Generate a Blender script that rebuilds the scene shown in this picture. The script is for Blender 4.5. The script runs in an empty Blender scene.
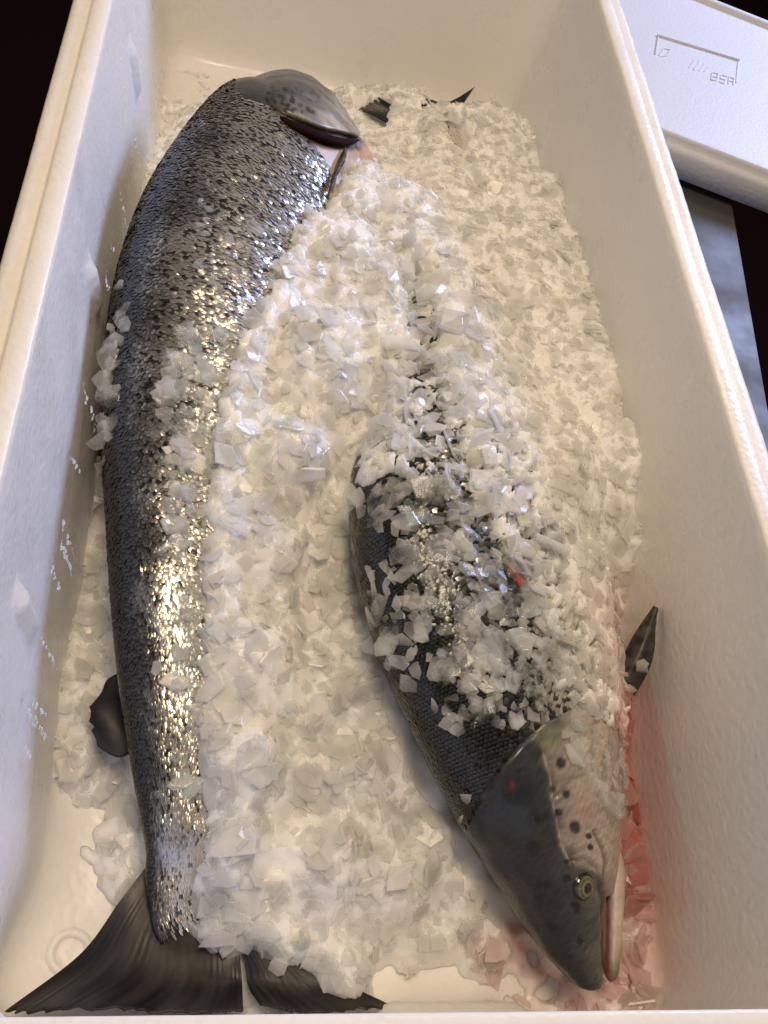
import bpy, bmesh, math, random
import numpy as np
from mathutils import Vector, Matrix, noise

random.seed(7); rng = np.random.default_rng(11)
S = bpy.context.scene
C = S.collection

# ------------------------------------------------------------------ camera (solved from the box's edges)
CX = [-1.05728492e-01, -3.50412417e-02, 4.95361162e-01, 6.41775949e-01, 4.16629106e-01, -3.77846404e-01, 9.48920160e+02]
CP = np.array(CX[:3]); FPX = CX[6]
def _rot(p, r, y):
    cp, sp, cy, sy, cr, sr = math.cos(p), math.sin(p), math.cos(y), math.sin(y), math.cos(r), math.sin(r)
    Rx = np.array([[1, 0, 0], [0, cp, -sp], [0, sp, cp]]); Rz = np.array([[cy, -sy, 0], [sy, cy, 0], [0, 0, 1]])
    Rr = np.array([[cr, -sr, 0], [sr, cr, 0], [0, 0, 1]])
    return Rz @ Rx @ Rr
RM = _rot(*CX[3:6])
W, H, L = 0.17, 0.1722, 0.777          # inner half width, rim height, inner length of the box

def U(px, py, z):                       # a point of the photograph put on the level z
    d = RM @ np.array([(px - 384) / FPX, -(py - 512) / FPX, -1.0]); t = (z - CP[2]) / d[2]
    return CP + d * t
def Ux(px, py, x):
    d = RM @ np.array([(px - 384) / FPX, -(py - 512) / FPX, -1.0]); t = (x - CP[0]) / d[0]
    return CP + d * t
def PJ(P):                              # Nx3 world -> Nx2 photo coordinates
    q = (np.asarray(P, float) - CP) @ RM
    return np.stack([384 + FPX * q[..., 0] / -q[..., 2], 512 - FPX * q[..., 1] / -q[..., 2]], -1)

cam = bpy.data.cameras.new("camera"); co = bpy.data.objects.new("camera", cam); C.objects.link(co)
M4 = Matrix([list(RM[0]) + [CP[0]], list(RM[1]) + [CP[1]], list(RM[2]) + [CP[2]], [0, 0, 0, 1]])
co.matrix_world = M4
cam.sensor_fit = 'VERTICAL'; cam.sensor_height = 24; cam.lens = FPX * 24 / 1024
cam.clip_start = 0.01; cam.clip_end = 50
S.camera = co

# ------------------------------------------------------------------ helpers
def inpoly(P, poly):
    P = np.asarray(P); x, y = P[..., 0], P[..., 1]; r = np.zeros(x.shape, bool); n = len(poly)
    for i in range(n):
        x1, y1 = poly[i]; x2, y2 = poly[(i + 1) % n]
        if y1 == y2: continue
        c = ((y1 > y) != (y2 > y)) & (x < (x2 - x1) * (y - y1) / (y2 - y1) + x1)
        r ^= c
    return r
def sdist(P, pts):                      # distance to a polyline
    P = np.asarray(P, float); best = np.full(P.shape[:-1], 1e9)
    for a, b in zip(pts[:-1], pts[1:]):
        a = np.array(a, float); b = np.array(b, float); d = b - a
        t = np.clip(((P - a) @ d) / (d @ d), 0, 1)
        best = np.minimum(best, np.linalg.norm(P - a - t[..., None] * d, axis=-1))
    return best
def sm(a, b, x):
    t = np.clip((x - a) / (b - a), 0, 1); return t * t * (3 - 2 * t)
def vn(P, sc, seed=0.0):                # cheap smooth noise, vectorised by summed sines
    P = np.asarray(P, float) * sc; r = np.zeros(P.shape[:-1]); g = np.random.default_rng(int(seed * 1000) + 5)
    for k in range(9):
        v = g.normal(size=P.shape[-1]); v *= g.uniform(.6, 1.9) / np.linalg.norm(v)
        r += np.sin(P @ v * 6.28 + g.uniform(0, 6.28))
    return r / 4.2
def crom(pts, n):
    pts = np.asarray(pts, float); P = np.vstack([2 * pts[0] - pts[1], pts, 2 * pts[-1] - pts[-2]])
    m = len(pts) - 1; out = []
    for u in np.linspace(0, m, n):
        i = min(int(u), m - 1); t = u - i; a, b, c, d = P[i], P[i + 1], P[i + 2], P[i + 3]
        out.append(.5 * ((2 * b) + (-a + c) * t + (2 * a - 5 * b + 4 * c - d) * t * t + (-a + 3 * b - 3 * c + d) * t ** 3))
    return np.array(out)

def mesh_obj(name, V, F, mat, parent=None, smooth=True, col=None, attr=None):
    me = bpy.data.meshes.new(name)
    V = np.asarray(V, dtype=np.float32)
    if isinstance(F, np.ndarray):
        n, k = F.shape
        me.vertices.add(len(V)); me.vertices.foreach_set('co', V.ravel())
        me.loops.add(n * k); me.loops.foreach_set('vertex_index', F.astype(np.int32).ravel())
        me.polygons.add(n); me.polygons.foreach_set('loop_start', np.arange(0, n * k, k, dtype=np.int32))
        me.update(calc_edges=True)
    else:
        me.from_pydata([tuple(map(float, v)) for v in V], [], [tuple(int(i) for i in f) for f in F]); me.update()
    me.polygons.foreach_set('use_smooth', [smooth] * len(me.polygons))
    if col is not None:
        a = me.color_attributes.new('tint', 'FLOAT_COLOR', 'POINT')
        c = np.ones((len(V), 4), np.float32); c[:, :3] = np.asarray(col)[:, :3]; a.data.foreach_set('color', c.ravel())
    if attr is not None:
        for kname, vals in attr.items():
            a = me.attributes.new(kname, 'FLOAT', 'POINT'); a.data.foreach_set('value', np.asarray(vals, np.float32).ravel())
    me.materials.append(mat); me.validate()
    o = bpy.data.objects.new(name, me); C.objects.link(o)
    if parent is not None: o.parent = parent
    return o
def root(name, label, cat, group=None):
    o = bpy.data.objects.new(name, None); C.objects.link(o); o['label'] = label; o['category'] = cat
    if group: o['group'] = group
    return o
def gridfaces(nu, nv, wrap=False):
    i = np.arange(nu - 1)[:, None]; j = np.arange(nv if wrap else nv - 1)[None, :]
    j2 = (j + 1) % nv
    return np.stack([i * nv + j, i * nv + j2, (i + 1) * nv + j2, (i + 1) * nv + j], -1).reshape(-1, 4)

def mat(name, base=(.8, .8, .8), rough=.5, metal=0, spec=.5, tint=False, metal_attr=None, trans=0, ior=1.45, sss=0, sssr=(.01, .01, .01), sscale=1,
        bump=(), coat=0, coat_r=.1, rough_var=None, colvar=None, alpha=1):
    m = bpy.data.materials.new(name); m.use_nodes = True; nt = m.node_tree; N = nt.nodes; B = N['Principled BSDF']; lk = nt.links
    B.inputs['Base Color'].default_value = (*base, 1); B.inputs['Roughness'].default_value = rough; B.inputs['Metallic'].default_value = metal
    B.inputs['Specular IOR Level'].default_value = spec; B.inputs['IOR'].default_value = ior; B.inputs['Transmission Weight'].default_value = trans
    B.inputs['Subsurface Weight'].default_value = sss; B.inputs['Subsurface Radius'].default_value = sssr; B.inputs['Subsurface Scale'].default_value = sscale
    B.inputs['Coat Weight'].default_value = coat; B.inputs['Coat Roughness'].default_value = coat_r
    B.inputs['Alpha'].default_value = alpha
    tc = N.new('ShaderNodeTexCoord'); src = None
    if tint:
        a = N.new('ShaderNodeAttribute'); a.attribute_name = 'tint'; src = a.outputs['Color']
    if colvar:                           # (scale, amount, colour2)
        n = N.new('ShaderNodeTexNoise'); n.inputs['Scale'].default_value = colvar[0]; n.inputs['Detail'].default_value = 5
        lk.new(tc.outputs['Object'], n.inputs['Vector'])
        r = N.new('ShaderNodeMapRange'); r.inputs[1].default_value = .4; r.inputs[2].default_value = .7; r.inputs[3].default_value = 0; r.inputs[4].default_value = colvar[1]
        lk.new(n.outputs['Fac'], r.inputs[0])
        mx = N.new('ShaderNodeMix'); mx.data_type = 'RGBA'; lk.new(r.outputs[0], mx.inputs[0])
        if src: lk.new(src, mx.inputs[6])
        else: mx.inputs[6].default_value = (*base, 1)
        mx.inputs[7].default_value = (*colvar[2], 1); src = mx.outputs[2]
    if src: lk.new(src, B.inputs['Base Color'])
    if metal_attr:
        a = N.new('ShaderNodeAttribute'); a.attribute_name = metal_attr; lk.new(a.outputs['Fac'], B.inputs['Metallic'])
    if rough_var:                        # (scale, lo, hi)
        n = N.new('ShaderNodeTexNoise'); n.inputs['Scale'].default_value = rough_var[0]; n.inputs['Detail'].default_value = 4
        lk.new(tc.outputs['Object'], n.inputs['Vector'])
        r = N.new('ShaderNodeMapRange'); r.inputs[1].default_value = .35; r.inputs[2].default_value = .65; r.inputs[3].default_value = rough_var[1]; r.inputs[4].default_value = rough_var[2]
        lk.new(n.outputs['Fac'], r.inputs[0]); lk.new(r.outputs[0], B.inputs['Roughness'])
    prev = None
    for b in bump:                       # ('noise'|'voronoi', scale, strength, distance)
        if b[0] == 'noise':
            n = N.new('ShaderNodeTexNoise'); n.inputs['Detail'].default_value = 5; out = n.outputs['Fac']
        else:
            n = N.new('ShaderNodeTexVoronoi'); out = n.outputs['Distance']
            if b[0] == 'cells': n.feature = 'SMOOTH_F1'
        n.inputs['Scale'].default_value = b[1]; lk.new(tc.outputs['Object'], n.inputs['Vector'])
        bp = N.new('ShaderNodeBump'); bp.inputs['Strength'].default_value = b[2]; bp.inputs['Distance'].default_value = b[3]
        if b[0] != 'noise': bp.invert = True
        lk.new(out, bp.inputs['Height'])
        if prev: lk.new(prev, bp.inputs['Normal'])
        prev = bp.outputs['Normal']
    if prev: lk.new(prev, B.inputs['Normal'])
    return m

M_EPS = mat('polystyrene', (.84, .83, .81), .38, tint=True, spec=.5, sss=.25, sssr=(.012, .01, .008), bump=(('cells', 300, .45, .0006), ('noise', 60, .07, .0008)), rough_var=(25, .22, .45))
M_LID = mat('polystyrene_lid', (.66, .66, .67), .5, bump=(('cells', 280, .4, .0007), ('noise', 40, .2, .001)))
M_DARK = mat('dark_floor', (.010, .002, .002), .9, spec=.1)
M_STEEL = mat('brushed_steel', (.085, .08, .072), .55, metal=.35, bump=(('noise', 30, .2, .002),), rough_var=(14, .45, .7))
M_ICEB = mat('packed_ice', rough=.3, tint=True, sss=1, sssr=(.010, .009, .0075), sscale=1, ior=1.31, bump=(('noise', 220, .3, .0008),), rough_var=(50, .15, .5))
def icemat(name, clear, transl, tint, base=(.93, .94, .93), rough=.2):
    m = bpy.data.materials.new(name); m.use_nodes = True; nt = m.node_tree; N = nt.nodes; lk = nt.links; N.remove(N['Principled BSDF']); out = N['Material Output']
    tc = N.new('ShaderNodeTexCoord'); nz = N.new('ShaderNodeTexNoise'); nz.inputs['Scale'].default_value = 150; nz.inputs['Detail'].default_value = 3; lk.new(tc.outputs['Object'], nz.inputs['Vector'])
    bp = N.new('ShaderNodeBump'); bp.inputs['Strength'].default_value = .35; bp.inputs['Distance'].default_value = .0010; lk.new(nz.outputs['Fac'], bp.inputs['Height'])
    df = N.new('ShaderNodeBsdfDiffuse'); tl = N.new('ShaderNodeBsdfTranslucent'); tr = N.new('ShaderNodeBsdfTransparent'); gl = N.new('ShaderNodeBsdfGlossy'); gl.inputs['Roughness'].default_value = rough
    if tint:
        a = N.new('ShaderNodeAttribute'); a.attribute_name = 'tint'
        for b in (df, tl): lk.new(a.outputs['Color'], b.inputs['Color'])
    else:
        for b in (df, tl): b.inputs['Color'].default_value = (*base, 1)
    tr.inputs['Color'].default_value = (.97, .98, .98, 1)
    for b in (df, gl): lk.new(bp.outputs['Normal'], b.inputs['Normal'])
    m1 = N.new('ShaderNodeMixShader'); m1.inputs[0].default_value = transl; lk.new(df.outputs[0], m1.inputs[1]); lk.new(tl.outputs[0], m1.inputs[2])
    n2 = N.new('ShaderNodeTexNoise'); n2.inputs['Scale'].default_value = 45; lk.new(tc.outputs['Object'], n2.inputs['Vector'])
    mr = N.new('ShaderNodeMapRange'); mr.inputs[1].default_value = .3; mr.inputs[2].default_value = .7; mr.inputs[3].default_value = clear * .6; mr.inputs[4].default_value = min(1, clear * 1.4); lk.new(n2.outputs['Fac'], mr.inputs[0])
    m2 = N.new('ShaderNodeMixShader'); lk.new(mr.outputs[0], m2.inputs[0]); lk.new(m1.outputs[0], m2.inputs[1]); lk.new(tr.outputs[0], m2.inputs[2])
    fr = N.new('ShaderNodeFresnel'); fr.inputs['IOR'].default_value = 1.31; lk.new(bp.outputs['Normal'], fr.inputs['Normal'])
    geo = N.new('ShaderNodeNewGeometry'); inv = N.new('ShaderNodeMath'); inv.operation = 'SUBTRACT'; inv.inputs[0].default_value = 1; lk.new(geo.outputs['Backfacing'], inv.inputs[1])
    mu = N.new('ShaderNodeMath'); mu.operation = 'MULTIPLY'; lk.new(fr.outputs[0], mu.inputs[0]); lk.new(inv.outputs[0], mu.inputs[1])
    m3 = N.new('ShaderNodeMixShader'); lk.new(mu.outputs[0], m3.inputs[0]); lk.new(m2.outputs[0], m3.inputs[1]); lk.new(gl.outputs[0], m3.inputs[2]); lk.new(m3.outputs[0], out.inputs[0])
    return m
M_ICE = icemat('ice_flakes', .42, .5, True, rough=.14)
M_CHIP = icemat('clear_ice', .86, .5, False, base=(.93, .93, .91), rough=.10)
M_DROP = mat('water', (1, 1, 1), rough=.02, trans=1, ior=1.33)
M_SKIN = mat('wet_skin', rough_var=(60, .30, .55), rough=.42, tint=True, metal_attr='metal', coat=.5, coat_r=.18, bump=(('noise', 420, .5, .0006), ('noise', 80, .4, .0018)))
M_SCALE = mat('fish_scales', rough=.24, tint=True, metal_attr='metal', coat=.22, coat_r=.08)
M_FIN = mat('wet_fin', rough=.5, tint=True, spec=.35, coat=.1, coat_r=.3, bump=(('noise', 120, .4, .0008),), rough_var=(40, .35, .6))
M_EYE = mat('eye_glass', (.30, .30, .20), .08, tint=True, coat=1, coat_r=.02)
M_FLESH = mat('gill_flesh', rough=.45, tint=True, coat=.15, coat_r=.3, bump=(('noise', 90, .7, .003),))

# ------------------------------------------------------------------ box
def rrect(x0, x1, y0, y1, r, ne=(60, 150), nc=12):
    """rounded rectangle, fixed point count, counter clockwise from the near left corner"""
    P = []
    def corner(cx, cy, a0):
        for k in range(nc): 
            a = a0 + (k + .5) / nc * math.pi / 2; P.append((cx + r * math.cos(a), cy + r * math.sin(a)))
    def edge(a, b, n):
        for k in range(n):
            t = k / (n - 1); P.append((a[0] + (b[0] - a[0]) * t, a[1] + (b[1] - a[1]) * t))
    corner(x0 + r, y0 + r, math.pi); edge((x0 + r, y0), (x1 - r, y0), ne[0])
    corner(x1 - r, y0 + r, 1.5 * math.pi); edge((x1, y0 + r), (x1, y1 - r), ne[1])
    corner(x1 - r, y1 - r, 0); edge((x1 - r, y1), (x0 + r, y1), ne[0])
    corner(x0 + r, y1 - r, .5 * math.pi); edge((x0, y1 - r), (x0, y0 + r), ne[1])
    return np.array(P)
def build_box():
    rings = []
    def ring(o, z, r): rings.append((rrect(-W - o, W + o, -o, L + o, r), z, 'o'))
    ZB = -.035
    ring(-.03, ZB, .02); ring(.008, ZB, .03); ring(.012, ZB + .004, .034)
    for z in np.linspace(0, .125, 8): ring(.014, z, .036)
    ring(.0155, .130, .036); ring(.0215, .134, .040); ring(.0225, .138, .040)
    for z in (.145, .155, .163): ring(.0226, z, .040)
    ring(.0222, .1665, .040); ring(.0208, .1685, .039); ring(.018, .1690, .037); ring(.0125, .1691, .034); ring(.0118, .1687, .033); ring(.0112, .1692, .033)
    ring(.0102, .1716, .032); ring(.0092, .1722, .031); ring(.005, .1723, .028); ring(.0012, .1722, .026); ring(.0002, .1716, .025)
    nz = 40
    for k in range(nz + 1):
        z = .1705 * (1 - k / nz) + .0005
        f = 1 - z / .1722
        fil = .014 * (1 - math.sqrt(max(0, 1 - max(0, 1 - z / .014) ** 2)))
        rings.append((rrect(-W + .026 * f + fil, W - .007 * f - fil, .012 * f + fil * .7, L - .004 * f - fil * .5, .025), z, 'i'))
    for k in (1.5, 3, 6, 9, 12, 15.5):
        o = .01 * k
        rings.append((rrect(-W + .026 + .014 + o, W - .007 - .014 - o, .0218 + o, L - .012 - o, .012 if k < 12 else .004), 0, 'f'))
    n = len(rings[0][0]); V = np.zeros((len(rings), n, 3))
    for i, (P, z, t) in enumerate(rings):
        V[i, :, :2] = P; V[i, :, 2] = z
        if t == 'i':
            x, y = P[:, 0], P[:, 1]
            # moulded details of the inner walls: ribs on the left wall, pad on the near wall, recess in the near left corner
            left = (x < -.12); near = (y < .03) 
            for (ry, z0, z1, w, d) in ((.368, .092, .118, .005, .0045), (.568, .098, .125, .005, .004), (.162, .096, .122, .005, .0045), (.70, .09, .12, .005, .004)):
                b = np.exp(-((y - ry) / w) ** 4) * sm(z0 - .010, z0, z) * (1 - sm(z1 - .002, z1 + .003, z))
                V[i, :, 0] += left * b * d
            rc = sm(.085, .03, y) * left * sm(.10, .0, z)
            V[i, :, 0] -= rc * .014
            pad = sm(.0, .012, x) * sm(.088, .070, x) * near * (1 - sm(.035, .060, z))
            V[i, :, 1] += pad * .010
            right = (x > .13)
            V[i, :, 0] += (.0014 * np.sin(y * 23 + 1) * (left * 1. + right)) * sm(.17, .10, z)
    F = gridfaces(len(rings), n, True)
    V = V.reshape(-1, 3)
    F = [tuple(f) for f in F] + [tuple(range((len(rings) - 1) * n, len(rings) * n)), tuple(range(n - 1, -1, -1))]
    # small dents and beads along the edges
    d = vn(V, 18, .3) * .00025 + vn(V, 120, .5) * .00022
    V[:, 2] += d * (V[:, 2] > .12)
    return V, F
bx = root('fish_box', 'open white polystyrene fish box holding two salmon on crushed ice', 'box')
bV, bF = build_box()
bp_ = PJ(bV); st_ = .34 * np.exp(-(sdist(bp_, [(645, 690), (660, 790), (664, 880), (655, 965)]) / 24) ** 2) * (bV[:, 2] < .06) * (bV[:, 0] > .08) * (bV[:, 0] < .168)
bC = np.array([.84, .83, .81]) * (1 - st_[:, None]) + np.array([.78, .30, .26]) * st_[:, None]
mesh_obj('box_shell', bV, bF, M_EPS, bx, col=bC)
# the round moulding mark on the floor of the box
def ring_mark(cx, cy, r, z):
    V = []; F = []; n = 40; prof = ((-.0022, 0), (-.0012, .0009), (0, .0012), (.0012, .0009), (.0022, 0))
    for i in range(n):
        a = i / n * 6.2832
        for dr, dz in prof: V.append((cx + (r + dr) * math.cos(a), cy + (r + dr) * math.sin(a), z + dz))
    for i in range(n):
        for j in range(4): F.append((i * 5 + j, (i + 1) % n * 5 + j, (i + 1) % n * 5 + j + 1, i * 5 + j + 1))
    return V, F
p = U(65, 955, 0)
rv, rf = ring_mark(p[0] + .002, p[1] + .001, .0085, .0004); mesh_obj('moulding_mark', rv, rf, M_EPS, bx, col=np.tile([.84, .83, .81], (len(rv), 1)))

# ------------------------------------------------------------------ fish bodies
class Fish: pass
def make_fish(st, tilt, n=420, nth=140, flip=1, capr=.8):
    """st: rows of (left px, left py, zc, h, t, tiltdeg); the left edge in the photo is the back"""
    st = np.array(st, float)
    E = np.array([U(a, b, c) for a, b, c in st[:, :3]])
    T = np.gradient(E, axis=0); T[:, 2] *= .3; T /= np.linalg.norm(T, axis=1)[:, None]
    Cc = E.copy()
    for i in range(len(st)):
        h, t, tl = st[i, 3], st[i, 4], math.radians(st[i, 5])
        out = np.cross([0, 0, 1.], T[i]); out /= np.linalg.norm(out)
        if out[0] * flip > 0 and abs(out[0]) > .3: pass
        out *= flip
        hw = math.hypot(h * math.cos(tl), t * math.sin(tl))
        Cc[i] = E[i] - out * hw
    full = crom(np.hstack([Cc, st[:, 3:6]]), n)
    P = full[:, :3]; h = np.maximum(full[:, 3], .002); t = np.maximum(full[:, 4], .0015); tl = np.radians(full[:, 5])
    T = np.gradient(P, axis=0); T /= np.linalg.norm(T, axis=1)[:, None]
    # smooth the tangents so that rings never cross
    for _ in range(12): T[1:-1] = (T[:-2] + T[1:-1] + T[2:]) / 3
    T /= np.linalg.norm(T, axis=1)[:, None]
    out = np.cross(np.tile([0, 0, 1.], (n, 1)), T); out /= np.linalg.norm(out, axis=1)[:, None]; out *= flip
    up = np.cross(T, out) * (1 if flip > 0 else -1); up *= np.sign(up[:, 2:3])
    D = out * np.cos(tl)[:, None] + up * np.sin(tl)[:, None]
    N = up * np.cos(tl)[:, None] - out * np.sin(tl)[:, None]
    f = Fish(); f.P, f.h, f.t, f.T, f.D, f.N, f.n, f.nth = P, h, t, T, D, N, n, nth
    s = np.concatenate([[0], np.cumsum(np.linalg.norm(np.diff(P, axis=0), axis=1))]); f.s = s
    th = np.linspace(0, 2 * math.pi, nth, endpoint=False); f.th = th
    f.V = surf(f, np.arange(n)[:, None] * np.ones(nth)[None], th[None] * np.ones((n, 1)))
    return f
def make_fish2(st, n=420, nth=140):
    """st rows: left px, left py, right px, right py, z, t/h, tilt - both silhouettes given"""
    st = np.array(st, float); A = np.array([U(a, b, c) for a, b, c in st[:, [0, 1, 4]]]); B = np.array([U(a, b, c) for a, b, c in st[:, [2, 3, 4]]])
    out = A - B; hw = np.linalg.norm(out, axis=1) / 2; out /= 2 * hw[:, None]
    tl = np.radians(st[:, 6]); h = hw / np.sqrt(np.cos(tl) ** 2 + (st[:, 5] * np.sin(tl)) ** 2)
    full = crom(np.hstack([(A + B) / 2, h[:, None], (h * st[:, 5])[:, None], st[:, 6:7], out]), n)
    P = full[:, :3]; out = full[:, 6:9]; tl = np.radians(full[:, 5]); T = np.gradient(P, axis=0); T /= np.linalg.norm(T, axis=1)[:, None]
    out /= np.linalg.norm(out, axis=1)[:, None]; up = np.cross(T, out); up *= np.sign(up[:, 2:3]); up /= np.linalg.norm(up, axis=1)[:, None]
    f = Fish(); f.P, f.h, f.t, f.T, f.n, f.nth = P, np.maximum(full[:, 3], .002), np.maximum(full[:, 4], .0015), T, n, nth
    f.D = out * np.cos(tl)[:, None] + up * np.sin(tl)[:, None]; f.N = up * np.cos(tl)[:, None] - out * np.sin(tl)[:, None]
    f.s = np.concatenate([[0], np.cumsum(np.linalg.norm(np.diff(P, axis=0), axis=1))]); f.th = np.linspace(0, 2 * math.pi, nth, endpoint=False)
    f.V = surf(f, np.arange(n)[:, None] * np.ones(nth)[None], f.th[None] * np.ones((n, 1))); return f
def surf(f, i, th):
    """surface point at fractional ring i and angle th (0 back, 90 upper flank, 180 belly)"""
    i = np.clip(i, 0, f.n - 1.001); a = i.astype(int); w = (i - a)[..., None]
    L_ = lambda A: A[a] * (1 - w) + A[a + 1] * w
    h = L_(f.h[:, None]); t = L_(f.t[:, None])
    c = np.cos(th)[..., None]; s = np.sin(th)[..., None]
    e = .92
    cc = np.sign(c) * np.abs(c) ** 1.0; ss = np.sign(s) * np.abs(s) ** e
    ss = ss * (1 - .10 * c)                      # belly fuller than the back
    return L_(f.P) + L_(f.D) * h * cc + L_(f.N) * t * ss

def lerpc(x, stops):
    xs = [a for a, _ in stops]; cs = np.array([b for _, b in stops], float)
    return np.stack([np.interp(x, xs, cs[:, k]) for k in range(3)], -1)

def body_mesh(name, f, colfn, dispfn, parent, ends=True):
    f0 = f; f = Fish(); f.__dict__.update(f0.__dict__); hd = np.arange(f0.n)
    ii = np.concatenate([np.arange(0, 110, 1 / 3), np.arange(110, f0.n - 70, 1.), np.arange(f0.n - 70, f0.n - 1, .4), [f0.n - 1.]]); f.nth = nth = 300; f.n = n = len(ii)
    f.th = np.linspace(0, 2 * math.pi, nth, endpoint=False); f.s = np.interp(ii, hd, f0.s); f.P = np.stack([np.interp(ii, hd, f0.P[:, k]) for k in range(3)], -1)
    V = surf(f0, ii[:, None] * np.ones(nth)[None], f.th[None] * np.ones((n, 1)))
    # normals
    du = np.gradient(V, axis=0); dv = (np.roll(V, -1, 1) - np.roll(V, 1, 1)); Nn = np.cross(du, dv); Nn /= np.linalg.norm(Nn, axis=-1)[..., None] + 1e-12
    cen = V.mean(1)[:, None]; sg = np.sign(((V - cen) * Nn).sum(-1)); Nn *= sg[..., None]
    px = PJ(V)
    vis = Nn[..., 2] > -.35
    d = dispfn(px, V, Nn) * vis
    V = V + Nn * d[..., None]
    col, met = colfn(px, V, f, Nn)
    F = gridfaces(n, nth, True)
    vv = V.reshape(-1, 3)
    F = [tuple(q) for q in F] + [tuple(range(nth)), tuple(range(n * nth - 1, (n - 1) * nth - 1, -1))]
    return mesh_obj(name, vv, F, M_SKIN, parent, col=col.reshape(-1, 3), attr={'metal': met.reshape(-1)})

def make_scales(name, f, parent, rows, th0, th1, s0, s1, pitch, tailward, colfn, drop, seed):
    """overlapping scales, each a small curved plate that lies on the skin with its free edge towards the tail"""
    g = np.random.default_rng(seed)
    ss = np.arange(s0, s1, pitch); idx = np.interp(ss, f.s, np.arange(f.n))
    I, R = np.meshgrid(np.arange(len(ss)), np.arange(rows), indexing='ij')
    dth = (th1 - th0) / rows
    th = th0 + (R + .5 * (I % 2) + .25) * dth
    ii = idx[I]
    I, th, ii = I.ravel(), th.ravel(), ii.ravel()
    th = th + g.normal(0, .06, len(th)) * dth; ii = ii + g.normal(0, .05, len(ii)) * (idx[1] - idx[0])
    P = surf(f, ii, th); e = .02
    tw = surf(f, ii + (.6 if tailward > 0 else -.6), th) - P
    ln = np.linalg.norm(tw, axis=1); k = ln > 1e-7; 
    wv = surf(f, ii, th + e) - surf(f, ii, th - e)
    tw /= ln[:, None] + 1e-12; wl = np.linalg.norm(wv, axis=1); width = wl / (2 * e) * dth; wv /= wl[:, None] + 1e-12
    Nn = np.cross(tw, wv); Nn /= np.linalg.norm(Nn, axis=1)[:, None] + 1e-12
    sg = np.sign(((P - f.P[np.clip(ii.astype(int), 0, f.n - 1)]) * Nn).sum(1)); Nn *= sg[:, None]
    keep = k & (width > .0004) & (g.random(len(P)) > drop(PJ(P), th)) & (Nn[:, 2] > -.25)
    P, tw, wv, Nn, width, th = P[keep], tw[keep], wv[keep], Nn[keep], width[keep], th[keep]
    m = len(P)
    lenS = pitch * 2.3; j1 = g.normal(0, .06, m) + .05 * vn(P, 90, .3); j2 = g.normal(0, .085, m) + .05 * vn(P, 70, .4)
    # 8-point outline plus centre; x tailward, y across, z lift
    sh = np.array([(-.55, 0, -.25), (-.35, .42, -.16), (.05, .58, .02), (.36, .44, .17), (.52, 0, .30), (.36, -.44, .17), (.05, -.58, .02), (-.35, -.42, -.16), (.05, 0, .24)])
    sc = g.uniform(.9, 1.1, m)
    X = sh[None, :, 0] * lenS * sc[:, None]; Y = sh[None, :, 1] * (width * 1.12 * sc)[:, None]
    Z = sh[None, :, 2] * .0011 + .00022 + X * j1[:, None] + Y * j2[:, None]
    V = P[:, None] + tw[:, None] * X[..., None] + wv[:, None] * Y[..., None] + Nn[:, None] * Z[..., None]
    base = np.arange(m)[:, None, None] * 9
    tri = np.array([(i, (i + 1) % 8, 8) for i in range(8)])[None]
    F = (base + tri).reshape(-1, 3)
    col, met = colfn(PJ(P), th, P, g)
    lum = col.mean(1)[:, None]; col = np.repeat(col[:, None], 9, 1)
    edge = np.array([0, 0, 0, .5, 1, .5, 0, 0, 0]); dk = sm(.25, .05, lum)            # glint along dark scales' free edges, painted in as paler colour
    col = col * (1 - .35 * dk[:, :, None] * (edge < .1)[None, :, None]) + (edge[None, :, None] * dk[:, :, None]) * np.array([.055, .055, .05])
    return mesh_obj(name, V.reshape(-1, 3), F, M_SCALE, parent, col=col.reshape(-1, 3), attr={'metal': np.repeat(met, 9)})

# ---- the left salmon: tail near, head at the far end
f1 = make_fish([
    (158, 940, .0275, .026, .0012, 6), (148, 915, .028, .026, .0045, 10), (146, 880, .029, .0235, .010, 16), (147, 855, .033, .0235, .014, 18), (141, 825, .037, .027, .017, 22), (130, 770, .042, .034, .022, 26),
    (118, 700, .048, .044, .028, 28), (109, 620, .052, .055, .034, 30), (104, 540, .055, .065, .039, 30), (101, 460, .058, .073, .043, 30),
    (104, 380, .060, .079, .046, 30), (115, 310, .062, .082, .048, 30), (135, 245, .064, .080, .048, 30), (163, 190, .066, .076, .046, 29),
    (203, 133, .067, .069, .043, 28), (230, 112, .062, .060, .037, 27), (248, 106, .053, .047, .028, 26), (262, 108, .045, .030, .018, 24), (272, 112, .040, .008, .006, 24)],
    30, flip=1)
fish1 = root('salmon', 'left salmon lying along the side wall with its tail toward the viewer', 'fish', 'whole salmon packed in the box')
THR = [(286, 124), (304, 137), (318, 150), (330, 168), (333, 200), (350, 215), (420, 200), (420, 120), (330, 60), (300, 60)]
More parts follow.
